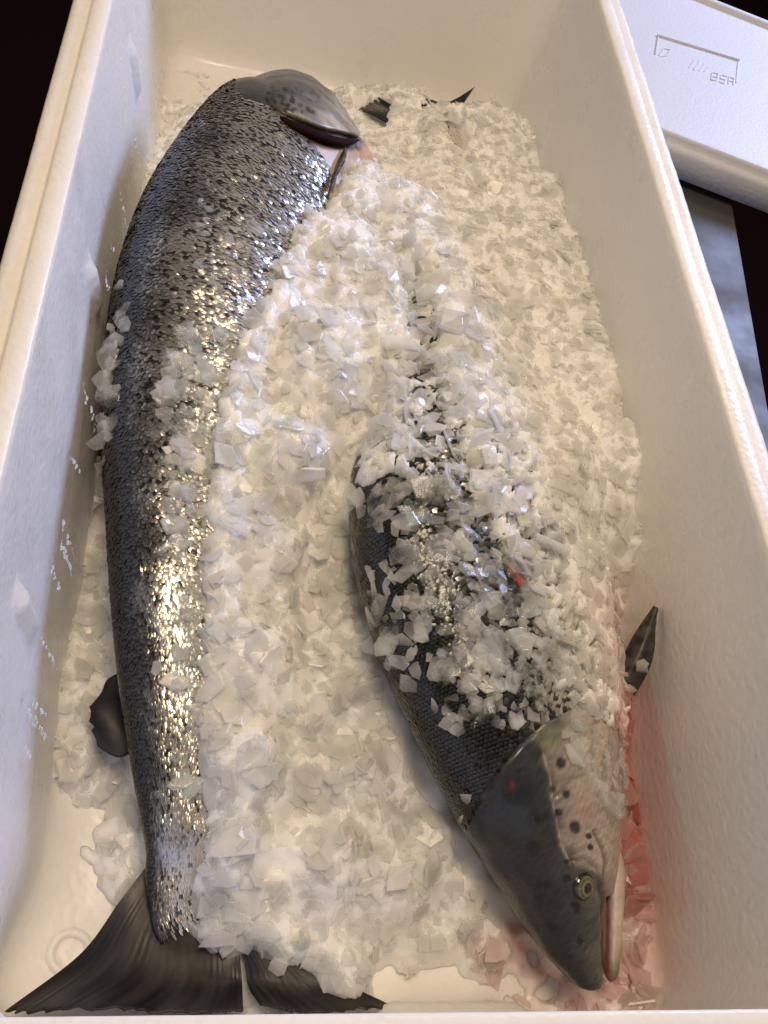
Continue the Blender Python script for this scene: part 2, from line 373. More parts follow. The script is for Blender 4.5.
def col1(px, V, f, Nn):
    n, nth = f.n, f.nth; th = np.minimum(f.th, 2 * math.pi - f.th)[None] * np.ones((n, 1)); td = np.degrees(th) + vn(V, 22, .2) * 6
    c = lerpc(td, [(0, (.012, .015, .018)), (38, (.018, .022, .025)), (62, (.08, .085, .085)), (95, (.22, .21, .20)), (130, (.42, .40, .36)), (180, (.6, .56, .5))])
    m = np.interp(td, [0, 40, 70, 130], [.15, .2, .5, .4])
    sd = sdist(px, THR + THR[:1]); ins = inpoly(px, THR); h = sm(-2.5, 2.5, np.where(ins, sd, -sd))
    pink = np.array([.52, .42, .34]) * (1 + .15 * vn(V, 40, .6)[..., None])
    c = c * (1 - h[..., None]) + pink * h[..., None]; m = m * (1 - h)
    gp = np.exp(-(sdist(px, [(250, 104), (262, 114), (290, 129), (325, 140), (352, 142)]) / 8.5) ** 4)[..., None]; c = c * (1 - gp) + np.array([.015, .004, .003]) * gp  # shade under the gill cover painted as a dark band on the skin
    tl = sm(.045, .0, f.s)[:, None]; c = c * (1 - .75 * tl[..., None])
    return c, m
def disp1(px, V, Nn): return 0 * V[..., 0] - .0001
body_mesh('body', f1, col1, disp1, fish1)
def scol1(px, th, P, g):
    td = np.degrees(th) + vn(P, 16, .4) * 9 + g.normal(0, 3.5, len(th))
    c = lerpc(td, [(-30, (.005, .007, .008)), (6, (.009, .011, .012)), (20, (.03, .032, .032)), (34, (.24, .24, .22)), (52, (.62, .60, .55)), (100, (.72, .69, .62)), (180, (.9, .85, .77))])
    dark = g.random(len(th)) < np.interp(td, [0, 30, 60, 120], [0, .16, .12, .05]); c[dark] *= .2
    blue_sheen = .5 * sm(26, 8, np.hypot(px[:, 0] - 178, (px[:, 1] - 845) * .7)); c = c * (1 - blue_sheen[:, None]) + np.array([.40, .46, .56]) * blue_sheen[:, None]  # bluish window reflection painted into the scales near the tail
    m = np.interp(td, [0, 18, 30, 100], [.2, .5, .85, .85])
    return c, m
def drop1(px, th):
    d = .015 + .75 * sm(905, 948, px[:, 1] + 6 * np.sin(px[:, 0] * .3))
    d = np.where(inpoly(px, THR), 1, d); d = np.where(inpoly(px, [(246, 40), (232, 88), (244, 98), (266, 106), (330, 130), (330, 40)]), 1, d)
    return d
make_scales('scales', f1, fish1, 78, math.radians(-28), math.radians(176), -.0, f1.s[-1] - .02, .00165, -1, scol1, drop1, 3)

# ---- the right salmon: head near, tail at the far end
f2 = make_fish2([
    (578, 983, 602, 984, .030, .8, 30), (566, 977, 605, 974, .032, .80, 31), (546, 957, 607, 948, .034, .78, 32), (522, 930, 611, 905, .037, .72, 33), (500, 900, 619, 866, .040, .66, 34),
    (471, 862, 626, 810, .044, .62, 34), (443, 822, 628, 760, .048, .60, 34), (416, 776, 626, 706, .052, .58, 34), (390, 726, 622, 655, .055, .57, 33), (368, 678, 616, 610, .057, .57, 32), (350, 622, 608, 562, .059, .57, 31),
    (340, 560, 604, 520, .060, .57, 30), (342, 500, 590, 475, .060, .57, 29), (362, 440, 570, 425, .060, .58, 28), (378, 380, 550, 372, .058, .6, 27), (391, 320, 525, 316, .056, .62, 25),
    (401, 260, 500, 258, .054, .62, 23), (409, 205, 480, 204, .052, .62, 20), (416, 160, 466, 160, .051, .55, 16), (421, 128, 462, 128, .050, .4, 14)])

HEADP = [(470, 820), (484, 790), (505, 762), (522, 742), (545, 722), (575, 706), (600, 720), (640, 740), (650, 1010), (540, 1010), (440, 880), (455, 845)]
SPOTS = [(561, 763, 5.5), (552, 789, 3.5), (566, 794, 4), (558, 813, 3.5), (575, 827, 6), (589, 836, 3), (590, 847, 3.2), (566, 861, 2.4), (537, 819, 3.4), (533, 846, 6), (534, 852, 5), (506, 885, 4.5), (539, 884, 4), (547, 884, 4.2),
         (539, 898, 4.4), (537, 908, 4), (548, 925, 4), (553, 927, 4), (570, 956, 2.6), (581, 942, 3), (566, 878, 4.2), (575, 905, 3.6), (577, 911, 3), (482, 812, 4), (482, 828, 4), (586, 874, 1.8), (519, 770, 2.5), (575, 745, 3), (464, 800, 3.5), (455, 780, 3)]
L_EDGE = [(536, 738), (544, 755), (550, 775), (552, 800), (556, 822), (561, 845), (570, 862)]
L_GILL = [(484, 792), (503, 765), (520, 744), (545, 722), (578, 708)]
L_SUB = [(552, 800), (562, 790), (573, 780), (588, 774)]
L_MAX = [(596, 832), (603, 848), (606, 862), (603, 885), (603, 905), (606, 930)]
L_MOUTH = [(612, 900), (609, 925), (607, 950), (606, 975)]
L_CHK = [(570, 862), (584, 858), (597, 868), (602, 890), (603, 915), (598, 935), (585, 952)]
def gau(px, line, w): return np.exp(-(sdist(px, line) / w) ** 2)
def col2(px, V, f, Nn):
    n, nth = f.n, f.nth; th = np.minimum(f.th, 2 * math.pi - f.th)[None] * np.ones((n, 1)); td = np.degrees(th) + vn(V, 22, .2) * 6
    c = lerpc(td, [(0, (.010, .014, .015)), (45, (.016, .022, .023)), (70, (.08, .085, .08)), (100, (.30, .29, .26)), (140, (.5, .48, .42)), (180, (.6, .56, .5))])
    m = np.interp(td, [0, 40, 70, 130], [.15, .2, .5, .4])
    hd = inpoly(px, HEADP) | (f.s[:, None] < .045)
    nz = vn(V, 60, .9) * .6 + vn(V, 170, .2) * .5; nz2 = vn(V, 25, .35)
    hc = lerpc(td + nz * 9 + nz2 * 6, [(0, (.012, .015, .018)), (32, (.018, .022, .026)), (52, (.036, .042, .047)), (70, (.070, .075, .072)), (92, (.125, .122, .105)), (120, (.36, .31, .26)), (180, (.5, .42, .36))])
    # pale cheek and gill cover on the belly side of the bright edge
    xe = np.interp(px[..., 1], [720, 745, 775, 800, 845, 862, 880, 915, 950, 985], [556, 541, 549, 552, 561, 572, 600, 604, 606, 606])
    pale = sm(-5, 9, px[..., 0] - xe + nz * 4 + nz2 * 3)
    pc = np.array([.43, .375, .335]) * (.62 + .38 * sm(0, 34, px[..., 0] - xe))[..., None] * (1 + .12 * nz2[..., None]); pk = sm(26, 4, np.hypot(px[..., 0] - 585, px[..., 1] - 812)); pc = pc * (1 - .12 * pk[..., None] * np.array([0, 1, 1])) * (1 + .10 * nz[..., None])
    hc = hc * (1 - pale[..., None]) + pc * pale[..., None]
    bu = sm(34, 8, np.hypot(px[..., 0] - 520, px[..., 1] - 800)); hc = hc * (1 - .5 * bu[..., None]) + np.array([.012, .019, .030]) * .5 * bu[..., None]
    gy = sm(26, 8, np.hypot(px[..., 0] - 548, (px[..., 1] - 736) * 1.5)); hc = hc * (1 - gy[..., None] * .7) + np.array([.22, .23, .13]) * gy[..., None] * .7
    gn = sm(9, 2, np.hypot(px[..., 0] - 553, px[..., 1] - 738)); hc = hc * (1 - gn[..., None] * .5) + np.array([.12, .19, .17]) * gn[..., None] * .5
    hc = hc * (1 + .25 * np.clip(vn(V, 330, .15), -1, 1)[..., None])
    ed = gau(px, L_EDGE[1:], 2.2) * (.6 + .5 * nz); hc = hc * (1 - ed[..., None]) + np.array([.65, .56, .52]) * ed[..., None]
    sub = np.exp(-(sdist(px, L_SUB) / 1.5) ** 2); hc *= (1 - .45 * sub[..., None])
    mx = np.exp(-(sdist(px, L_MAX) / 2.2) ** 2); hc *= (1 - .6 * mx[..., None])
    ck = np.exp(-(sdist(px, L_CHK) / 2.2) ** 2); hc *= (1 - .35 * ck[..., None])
    mo = np.exp(-(sdist(px, L_MOUTH) / 4) ** 2); hc = hc * (1 - mo[..., None]) + np.array([.10, .03, .025]) * mo[..., None]
    rd = .6 * sm(4.5, 1, np.hypot(px[..., 0] - 512, (px[..., 1] - 785) * .6)); hc = hc * (1 - rd[..., None] * .7) + np.array([.3, .01, .01]) * rd[..., None] * .7
    c = np.where(hd[..., None], hc, c); m = np.where(hd, .12, m)
    for k, (sx, sy, r) in enumerate(SPOTS):
        a = sm(r * 1.35, r * .8, np.hypot((px[..., 0] - sx) * (.85 if k % 2 else 1.1), px[..., 1] - sy) + nz * .35)
        c = c * (1 - .93 * a[..., None]) + np.array([.008, .008, .012]) * .93 * a[..., None]
    wound = gau(px, [(512, 570), (518, 578), (521, 584)], 3); c = c * (1 - wound[..., None]) + np.array([.5, .05, .04]) * wound[..., None]
    return c, m
def disp2(px, V, Nn):
    nz = vn(V, 45, .9); hd = inpoly(px, HEADP); d = vn(V, 30, .7) * .0005 * hd - .0001
    d = d + hd * (nz * .00025)
    xe = np.interp(px[..., 1], [700, 745, 775, 800, 845, 862], [575, 541, 549, 552, 561, 572])
    d = d - .0012 * gau(px, [(x + 3, y) for x, y in L_EDGE], 2.2) + .0010 * gau(px, [(x - 2, y) for x, y in L_EDGE], 3)
    d = d + .0014 * gau(px, [(x + 3, y + 5) for x, y in L_GILL], 6) - .0022 * gau(px, [(x - 3, y - 3) for x, y in L_GILL], 3)
    d = d - .0010 * gau(px, L_SUB, 2) - .0014 * gau(px, L_MAX, 2.4) - .0007 * gau(px, L_CHK, 2.5) - .0045 * gau(px, L_MOUTH, 3.6)
    d = d - .0008 * gau(px, [(580, 939), (583, 943)], 3)
    e = np.hypot((px[..., 0] - 587), (px[..., 1] - 888)); d = d - .0026 * np.exp(-(e / 14) ** 4) + .0012 * np.exp(-((e - 17.5) / 3.0) ** 2)
    return d
fish2 = root('salmon', 'right salmon under scattered ice with its spotted head and eye toward the viewer', 'fish', 'whole salmon packed in the box')
f2h = f2
body_mesh('body', f2, col2, disp2, fish2)
def scol2(px, th, P, g):
    td = np.degrees(th) + vn(P, 16, .4) * 9 + g.normal(0, 7, len(th))
    c = lerpc(td, [(0, (.008, .010, .012)), (34, (.014, .018, .018)), (50, (.08, .085, .075)), (66, (.60, .58, .50)), (105, (.86, .83, .74)), (180, (.9, .85, .77))])
    dark = g.random(len(th)) < np.interp(td, [0, 50, 75, 120], [0, .25, .2, .06]); c[dark] *= .15
    w = np.exp(-(sdist(px, [(512, 570), (518, 578), (521, 584)]) / 3) ** 2); c = c * (1 - w[:, None]) + np.array([.55, .04, .03]) * w[:, None]
    m = np.interp(td, [0, 44, 62, 100], [.35, .5, .85, .85]) * (1 - w)
    return c, m
def drop2(px, th): return np.where(inpoly(px, HEADP), 1, .015)
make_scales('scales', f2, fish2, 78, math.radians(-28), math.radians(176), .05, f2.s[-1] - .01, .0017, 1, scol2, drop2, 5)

# eye: a bulging ball with a golden ring and a dark pupil
def surf_near(f, px0, py0):
    q = PJ(f.V); d = np.hypot(q[..., 0] - px0, q[..., 1] - py0) + 1e4 * ((f.V - f.P[:, None]) @ np.array([0, 0, 1.]) < 0)
    i, j = np.unravel_index(np.argmin(d), d.shape); P = f.V[i, j]; n = P - f.P[i]
    du = f.V[min(i + 2, f.n - 1), j] - f.V[max(i - 2, 0), j]; dv = f.V[i, (j + 2) % f.nth] - f.V[i, j - 2]; N = np.cross(du, dv); N /= np.linalg.norm(N)
    return P, N * np.sign(N @ n)
eP, eN = surf_near(f2, 587, 888)
def ball(c, ax, r, flat, colf, nu=28, nv=40):
    ax = np.array(ax) / np.linalg.norm(ax); a = np.cross(ax, [0, 1, .2]); a /= np.linalg.norm(a); b = np.cross(ax, a)
    V = []; K = []
    for i in range(nu):
        ph = i / (nu - 1) * math.pi
        for j in range(nv):
            t = j / nv * 2 * math.pi
            V.append(np.array(c) + ax * math.cos(ph) * r * flat + (a * math.cos(t) + b * math.sin(t)) * r * math.sin(ph)); K.append(colf(ph, t))
    return np.array(V), gridfaces(nu, nv, True), np.array(K)
def eyec(ph, t):
    r = math.sin(ph) if ph < 1.57 else 1
    k = .85 + .15 * math.sin(t * 7 + 1) * math.cos(t * 3)
    if r < .40: return (.035, .035, .028)
    if r < .50: return (.26 * k, .23 * k, .13 * k)
    if r < .70: return (.085 * k, .095 * k, .062 * k)
    if r < .80: return (.17 * k, .165 * k, .12 * k)
    return (.03, .034, .032)
V, F, K = ball(eP - eN * .0032, eN, .0070, .58, eyec)
eye = mesh_obj('eye', V, F, M_EYE, fish2, col=K)
V, F, K = ball(eP + eN * .00080, eN, .0023, .14, lambda a, b: (.004, .004, .005), 12, 24)
mesh_obj('pupil', V, F, M_EYE, eye, col=K)

def tube(name, pts, mat_, parent, colf, nv=28, n=60, flat=1.0):
    """pts rows: x y z r"""
    A = crom(pts, n); P = A[:, :3]; R_ = np.maximum(A[:, 3], .0004); T = np.gradient(P, axis=0); T /= np.linalg.norm(T, axis=1)[:, None]
    o = np.cross(T, [0, 0, 1.]); o /= np.linalg.norm(o, axis=1)[:, None]; u = np.cross(o, T)
    t = np.linspace(0, 2 * math.pi, nv, endpoint=False)
    V = P[:, None] + (o[:, None] * np.cos(t)[None, :, None] + u[:, None] * np.sin(t)[None, :, None] * flat) * R_[:, None, None]
    F = [tuple(q) for q in gridfaces(n, nv, True)] + [tuple(range(nv)), tuple(range(n * nv - 1, (n - 1) * nv - 1, -1))]
    V = V.reshape(-1, 3); return mesh_obj(name, V, F, mat_, parent, col=colf(V))
def upx(x, y, z, r): p = U(x, y, z); return (p[0], p[1], p[2], r)
def jawc(V):
    px = PJ(V); n = (vn(V, 70, .3) * .6 + vn(V, 200, .7) * .5)[:, None]; c = np.array([.52, .44, .39]) * (1 + .16 * n)
    t = sm(930, 985, px[:, 1])[:, None]; c = c * (1 - t) + np.array([.16, .12, .10]) * t
    m = np.exp(-((px[:, 0] - np.interp(px[:, 1], [830, 880, 930, 985], [604, 608, 608, 606])) / 3.2) ** 2)[:, None] * sm(850, 900, px[:, 1])[:, None]
    return c * (1 - m) + np.array([.16, .05, .04]) * m
tube('lower_jaw', [upx(604.5, 838, .026, .004), upx(609.8, 862, .029, .0066), upx(612, 888, .030, .0062), upx(612, 915, .030, .0054), upx(611.6, 942, .029, .0048), upx(611, 962, .029, .0043), upx(611.5, 973, .029, .0034), upx(611, 979, .029, .0020), upx(610.8, 982, .029, .0005)], M_FLESH, fish2, jawc, flat=1.2)

# ---- fins: rayed sheets with a real thickness
def fin(name, rows, parent, nu=40, nv=90, th=.0009, wave=.0010, rays=26, dark=(.016, .016, .018), light=(.06, .055, .05), spots=0, seed=1, edge=.0):
    R3 = [crom([U(*p) for p in r], nv) for r in rows]
    G = np.array([crom([R3[k][j] for k in range(len(R3))], nu) for j in range(nv)]).transpose(1, 0, 2)
    du = np.gradient(G, axis=0); dv = np.gradient(G, axis=1); N = np.cross(du, dv); N /= np.linalg.norm(N, axis=-1)[..., None] + 1e-12
    N *= np.sign(N[..., 2:3] + 1e-9)
    u = np.linspace(0, 1, nu)[:, None]; v = np.linspace(0, 1, nv)[None]
    vv = v + .012 * np.sin(u * 5 + seed) ; ray = np.cos(vv * rays * 6.283 * (1 + 0 * u))
    fine = np.cos(vv * rays * 2.7 * 6.283 + 1.3)
    ray = ray * (.5 + .5 * np.sin(v * 31 + u * 3 + seed)); fine = fine * (.5 + .5 * np.sin(v * 47 - u * 4 + seed))
    G = G + N * (wave * np.sin(v * 9 + seed + u * 2) * u + .00006 * ray * (.4 + u) + .00004 * fine * u)[..., None]
    # frayed tips
    g = np.random.default_rng(seed); fr = np.interp(np.linspace(0, 1, nv), np.linspace(0, 1, nv // 3), g.random(nv // 3)) * edge
    G = G - du / (np.linalg.norm(du, axis=-1)[..., None] + 1e-9) * (fr[None] * sm(.6, 1, u))[..., None]
    thk = th * (1.2 - .8 * u + 0 * v)
    top = G + N * thk[..., None]; bot = G - N * thk[..., None]
    k = (.5 + .5 * ray) * .14 + .14 * (.5 + .5 * fine) + .3 + .6 * vn(np.concatenate([vv[..., None] * 2 + 0 * u[..., None], .25 * (u + 0 * v)[..., None], 0 * G[..., :1]], -1), 6, seed * .1) + .2 * vn(G, 30, seed * .2)
    k = np.clip(k, 0, 1)
    c = np.array(dark)[None, None] * (1 - k[..., None]) + np.array(light)[None, None] * k[..., None]
    V = np.concatenate([top.reshape(-1, 3), bot.reshape(-1, 3)]); m = nu * nv
    F = [tuple(q) for q in gridfaces(nu, nv)] + [tuple(q[::-1] + m) for q in gridfaces(nu, nv)]
    rim = [i * nv for i in range(nu)] + [(nu - 1) * nv + j for j in range(1, nv)] + [i * nv + nv - 1 for i in range(nu - 2, -1, -1)] + [j for j in range(nv - 2, 0, -1)]
    for a, b in zip(rim, rim[1:] + rim[:1]): F.append((a, b, b + m, a + m))
    return mesh_obj(name, V, F, M_FIN, parent, col=np.concatenate([c.reshape(-1, 3)] * 2))
tf = fin('tail_fin', [[(150, 862, .026), (160, 885, .026), (182, 905, .026), (215, 925, .027), (240, 930, .028)],
               [(120, 902, .026), (137, 925, .0275), (170, 945, .0285), (215, 955, .029), (240, 955, .030)],
               [(80, 955, .020), (110, 970, .028), (160, 985, .032), (212, 988, .032), (242, 985, .030)],
               [(2, 1012, .022), (50, 1013, .040), (125, 1014, .048), (200, 1014, .048), (243, 1012, .046)]], fish1, nu=50, nv=150, rays=24, seed=2, edge=.004, light=(.030, .026, .023), dark=(.007, .007, .008))
fin('tail_lobe', [[(215, 915, .034), (240, 925, .034), (265, 940, .034)], [(242, 955, .030), (275, 965, .032), (310, 970, .032)],
               [(248, 985, .030), (298, 994, .034), (356, 990, .034)], [(262, 1010, .044), (320, 1013, .046), (402, 1011, .040)]], tf, nu=40, nv=90, rays=12, seed=5, edge=.003, light=(.028, .026, .026), dark=(.008, .008, .009))
fin('adipose_fin', [[(124, 672, .035), (128, 712, .035), (133, 752, .035)], [(108, 680, .034), (104, 715, .036), (116, 757, .034)], [(100, 694, .032), (87, 717, .034), (96, 744, .032)]], fish1, nu=24, nv=40, rays=5, seed=3, th=.0012, edge=.004, dark=(.007, .008, .010), light=(.016, .016, .018))
fin('dorsal_fin', [[(108, 340, .045), (107, 400, .042), (108, 480, .040)], [(101, 345, .040), (98, 405, .036), (100, 470, .036)], [(98, 362, .034), (94, 420, .030), (98, 465, .032)]], fish1, nu=24, nv=60, rays=8, seed=4, th=.0012, dark=(.012, .012, .013), light=(.03, .03, .03))
fin('pectoral_fin', [[(346, 148, .098), (340, 160, .100), (334, 176, .100)], [(345, 158, .103), (337, 172, .104), (331, 190, .103)], [(340, 166, .104), (331, 182, .105), (327, 198, .102)]], fish1, nu=20, nv=40, rays=6, seed=6, th=.0012, dark=(.012, .012, .014), light=(.10, .09, .08))
fin('pectoral_fin', [[(606, 735, .050), (612, 688, .062), (632, 642, .072), (655, 607, .082)], [(616, 726, .052), (624, 690, .066), (641, 652, .076), (657, 608, .083)], [(622, 716, .048), (638, 690, .060), (652, 652, .070), (659, 609, .080)]], fish2, nu=24, nv=80, rays=7, seed=7, th=.0014, light=(.07, .065, .06))
fin('tail_fin', [[(408, 150, 0.035), (425, 148, 0.037), (445, 150, 0.035)], [(385, 122, 0.035), (418, 118, 0.041), (455, 118, 0.039)], [(345, 104, 0.035), (372, 95, 0.045), (395, 106, 0.045), (425, 98, 0.047), (452, 100, 0.047), (475, 86, 0.049)]], fish2, nu=40, nv=90, rays=16, seed=8, th=.0014, edge=.003, dark=(.010, .010, .012), light=(.03, .03, .032))

# ---- gill cover of the left salmon, lifted at its lower edge, with the gap's shade painted below
def patch_shell(name, A, B, bulge, parent, mat_, colf, nu=50, nv=60, th=.0014, droop=.02):
    a = crom([U(*p) for p in A], nv); b = crom([U(*p) for p in B], nv); u = np.linspace(0, 1, nu)[:, None, None]
    G = a[None] * (1 - u) + b[None] * u
    G[..., 2] += bulge * np.sin(np.linspace(0, math.pi, nu))[:, None] ** .8 * np.sin(np.linspace(.35, math.pi - .05, nv))[None]
    back = a.copy(); rows = []
    for k in range(8, 0, -1):
        r = a.copy(); r[:, 2] -= droop * (k / 8) ; r[:, 1] += .004 * math.sin(k / 8 * 3.1); rows.append(r)
    G = np.concatenate([np.array(rows), G]); nu2 = len(G)
    du = np.gradient(G, axis=0); dv = np.gradient(G, axis=1); N = np.cross(du, dv); N /= np.linalg.norm(N, axis=-1)[..., None] + 1e-12; N *= np.sign(N[nu2 // 2, nv // 2, 2])
    G = G + N * (vn(G, 50, .6) * .0005)[..., None]
    bot = G - N * th * 2; V = np.concatenate([G.reshape(-1, 3), bot.reshape(-1, 3)]); m = nu2 * nv
    F = [tuple(q) for q in gridfaces(nu2, nv)] + [tuple(q[::-1] + m) for q in gridfaces(nu2, nv)]
    rim = [i * nv for i in range(nu2)] + [(nu2 - 1) * nv + j for j in range(1, nv)] + [i * nv + nv - 1 for i in range(nu2 - 2, -1, -1)] + [j for j in range(nv - 2, 0, -1)]
    for p_, q_ in zip(rim, rim[1:] + rim[:1]): F.append((p_, q_, q_ + m, p_ + m))
    return mesh_obj(name, V, F, mat_, parent, col=colf(V), attr={'metal': np.full(len(V), .1)})
def gillc(V):
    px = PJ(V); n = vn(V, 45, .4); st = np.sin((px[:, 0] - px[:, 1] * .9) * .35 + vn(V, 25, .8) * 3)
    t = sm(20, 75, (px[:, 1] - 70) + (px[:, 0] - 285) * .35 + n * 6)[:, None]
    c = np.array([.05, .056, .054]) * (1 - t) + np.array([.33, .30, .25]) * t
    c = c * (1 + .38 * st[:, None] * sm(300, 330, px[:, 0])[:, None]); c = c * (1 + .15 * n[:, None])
    g = np.random.default_rng(4)
    for _ in range(60):
        x, y = g.uniform(262, 322), g.uniform(80, 112); r = g.uniform(1.3, 2.6)
        if y < 66 + (x - 262) * .25 + 10 or y > 108 + (x - 280) * .35: continue
        a = sm(r * 1.2, r * .6, np.hypot(px[:, 0] - x, px[:, 1] - y))[:, None]; c = c * (1 - .92 * a) + .012 * .92 * a
    c = c * (1 + .2 * vn(V, 160, .5)[:, None])
    return np.clip(c, .005, 1)
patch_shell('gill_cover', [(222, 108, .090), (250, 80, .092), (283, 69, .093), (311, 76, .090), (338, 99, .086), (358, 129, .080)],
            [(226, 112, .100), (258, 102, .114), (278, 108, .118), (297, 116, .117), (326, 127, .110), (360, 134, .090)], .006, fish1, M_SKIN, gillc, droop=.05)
# throat tissue, and a solid dark tube that puts shade in the gill gap
def fleshc(V):
    px = PJ(V); n = vn(V, 60, .2)[:, None]; c = np.array([.58, .46, .37]) * (1 + .16 * n)
    d = np.exp(-(sdist(px, [(262, 114), (290, 129), (325, 140), (356, 143)]) / 8.5) ** 4)[:, None]  # the same gap shade painted across the throat
    c = c * (1 - d) + np.array([.02, .004, .003]) * d
    r = sm(22, 6, np.hypot(px[:, 0] - 372, px[:, 1] - 150))[:, None]; return c * (1 - .3 * r) + np.array([.7, .3, .22]) * .3 * r
tube('throat', [upx(282, 116, .076, .003), upx(300, 130, .078, .009), upx(322, 144, .080, .014), upx(344, 154, .072, .018), upx(356, 174, .062, .016), upx(364, 198, .052, .010)], M_FLESH, fish1, fleshc, nv=40, n=70, flat=.9)

M_GAP_SHADE = mat('gap_shade', (.012, .002, .002), .8, spec=.1)  # near-black colour standing for shade in the gill gap
tube('gill_gap_shade', [upx(264, 111, .112, .0006), upx(276, 118, .1135, .0030), upx(292, 125, .1140, .0040), upx(312, 133, .1110, .0044), upx(332, 140, .1050, .0042), upx(348, 142, .0970, .0032), upx(359, 140, .0900, .0006)], M_GAP_SHADE, fish1, lambda V: np.tile([.01, .002, .002], (len(V), 1)), flat=.6)

# ------------------------------------------------------------------ ice heap
GX, GY, ST = (-.163, .176), (.006, .790), .0013
gx = np.arange(GX[0], GX[1], ST); gy = np.arange(GY[0], GY[1], ST); XX, YY = np.meshgrid(gx, gy, indexing='ij')
CTRL = [(160, 60, -.04), (200, 60, -.04), (250, 60, -.03), (190, 92, -.004), (152, 125, .004), (150, 200, .030), (200, 125, .018), (240, 78, -.012), (135, 260, .034), (115, 300, .036), (108, 350, .040), (108, 450, .034), (104, 520, .026), (90, 600, .020), (86, 680, .018), (92, 760, .014), (110, 830, .010), (120, 880, .006), (82, 840, -.004),
        (100, 930, -.014), (60, 960, -.02), (50, 850, -.02), (30, 900, -.02), (150, 980, -.02), (200, 990, -.01),
        (300, 60, -.01), (340, 84, -.004), (400, 86, -.004), (440, 90, .01), (500, 105, .0), (370, 112, .044), (410, 108, .046), (450, 112, .046), (480, 125, .052), (510, 140, .050), (535, 200, .068), (585, 260, .082), (618, 350, .088), (640, 450, .088), (650, 540, .074), (636, 590, .046), (640, 640, .024),
        (645, 690, .024), (655, 760, .018), (660, 840, .015), (670, 900, .012), (690, 950, .008), (640, 990, .006), (720, 900, -.008), (720, 970, -.006), (590, 996, .005), (530, 990, .004),
        (380, 200, .102), (340, 250, .106), (320, 350, .112), (300, 450, .106), (280, 550, .096), (260, 650, .088), (250, 750, .080), (238, 850, .070), (262, 920, .056), (300, 950, .050), (350, 970, .040), (330, 850, .064), (400, 880, .050), (350, 760, .060), (318, 680, .068), (315, 590, .066), (330, 520, .066),
        (440, 940, .026), (478, 965, .008), (385, 990, -.006), (420, 985, -.012), (450, 990, -.012), (500, 985, -.004), (225, 930, .042), (250, 965, .020), (290, 985, .012),
        (430, 250, .100), (450, 350, .114), (470, 430, .116), (560, 450, .108), (575, 560, .100), (590, 650, .078), (500, 250, .094), (480, 180, .070), (430, 150, .064),
        (500, 930, .018), (470, 880, .034), (425, 820, .050), (380, 730, .058)]
cw = np.array([U(*p) for p in CTRL]); cz = np.array([p[2] for p in CTRL])
SW, SH = np.zeros(XX.shape), np.zeros(XX.shape)
for (wx, wy, _), zz in zip(cw, cz):
    q = 1 / ((XX - wx) ** 2 + (YY - wy) ** 2 + .008 ** 2) ** 1.7; SW += q; SH += q * zz
HH = SH / SW
P3 = np.stack([XX, YY, HH * 0], -1)
HH = HH + sm(.022, .0, HH) * (vn(P3[..., :2], 60, .15) * .004 + vn(P3[..., :2], 140, .25) * .003)
HH = HH + vn(P3[..., :2], 14, .1) * .003 + vn(P3[..., :2], 34, .2) * .0022 + vn(P3[..., :2], 80, .3) * .0011
def top_raster(f):
    Z = np.full(XX.shape, -1.0)
    A = surf(f, np.linspace(0, f.n - 1.01, 1600)[:, None] * np.ones(520)[None], np.linspace(0, 2 * math.pi, 520)[None] * np.ones((1600, 1))).reshape(-1, 3)
    i = np.floor((A[:, 0] - GX[0]) / ST + .5).astype(int); j = np.floor((A[:, 1] - GY[0]) / ST + .5).astype(int); k = (i >= 0) & (j >= 0) & (i < len(gx)) & (j < len(gy))
    np.maximum.at(Z, (i[k], j[k]), A[k, 2]); return Z
Z1, Z2 = top_raster(f1), top_raster(f2); ZT = np.maximum(Z1, Z2)
pxT = PJ(np.stack([XX, YY, np.maximum(ZT, 0)], -1))
wob = np.stack([vn(pxT, .03, .5), vn(pxT, .03, .6)], -1) * 7 + np.stack([vn(pxT, .09, .7), vn(pxT, .09, .8)], -1) * 3
EXP1 = [(225, 40), (360, 60), (385, 135), (372, 160), (352, 168), (340, 200), (305, 214), (285, 250), (262, 300), (240, 335), (215, 400), (206, 500), (200, 620), (200, 760), (206, 850), (190, 900), (215, 925), (225, 960), (200, 1040), (0, 1040), (60, 60)]
EXP2 = [(342, 500), (372, 485), (400, 478), (450, 500), (490, 540), (535, 600), (550, 650), (555, 700), (590, 712), (632, 745), (640, 1010), (560, 1010), (330, 700)]
EXP3 = [(402, 300), (432, 300), (440, 380), (462, 440), (515, 505), (545, 600), (560, 690), (535, 700), (480, 545), (420, 500), (395, 460), (405, 380)]
EXT = [[(350, 98), (392, 100), (388, 128), (362, 126)], [(422, 84), (480, 80), (478, 106), (430, 106)], [(440, 114), (464, 120), (472, 156), (455, 150)]]
e1 = inpoly(pxT + wob, EXP1) & (Z1 >= Z2 - .001) & (Z1 > 0); e2 = (inpoly(pxT + wob, EXP2)) & (Z2 > Z1) ; e3 = inpoly(pxT + wob, EXP3) & (Z2 > Z1)
onf = ZT > 0
cover = onf & ~e1 & ~e2
HH = np.where(cover & ~e3, np.maximum(HH, ZT + .0035 + .0015 * vn(P3[..., :2], 50, .9)), HH)
HH = np.where(e3 & ~e2, ZT - .0005 + .0012 * vn(P3[..., :2], 90, .95), HH)
for _ in range(3):                      # soften the heap a little
    Q = HH.copy(); Q[1:-1, 1:-1] = (HH[1:-1, 1:-1] * 2 + HH[:-2, 1:-1] + HH[2:, 1:-1] + HH[1:-1, :-2] + HH[1:-1, 2:]) / 6; HH = Q
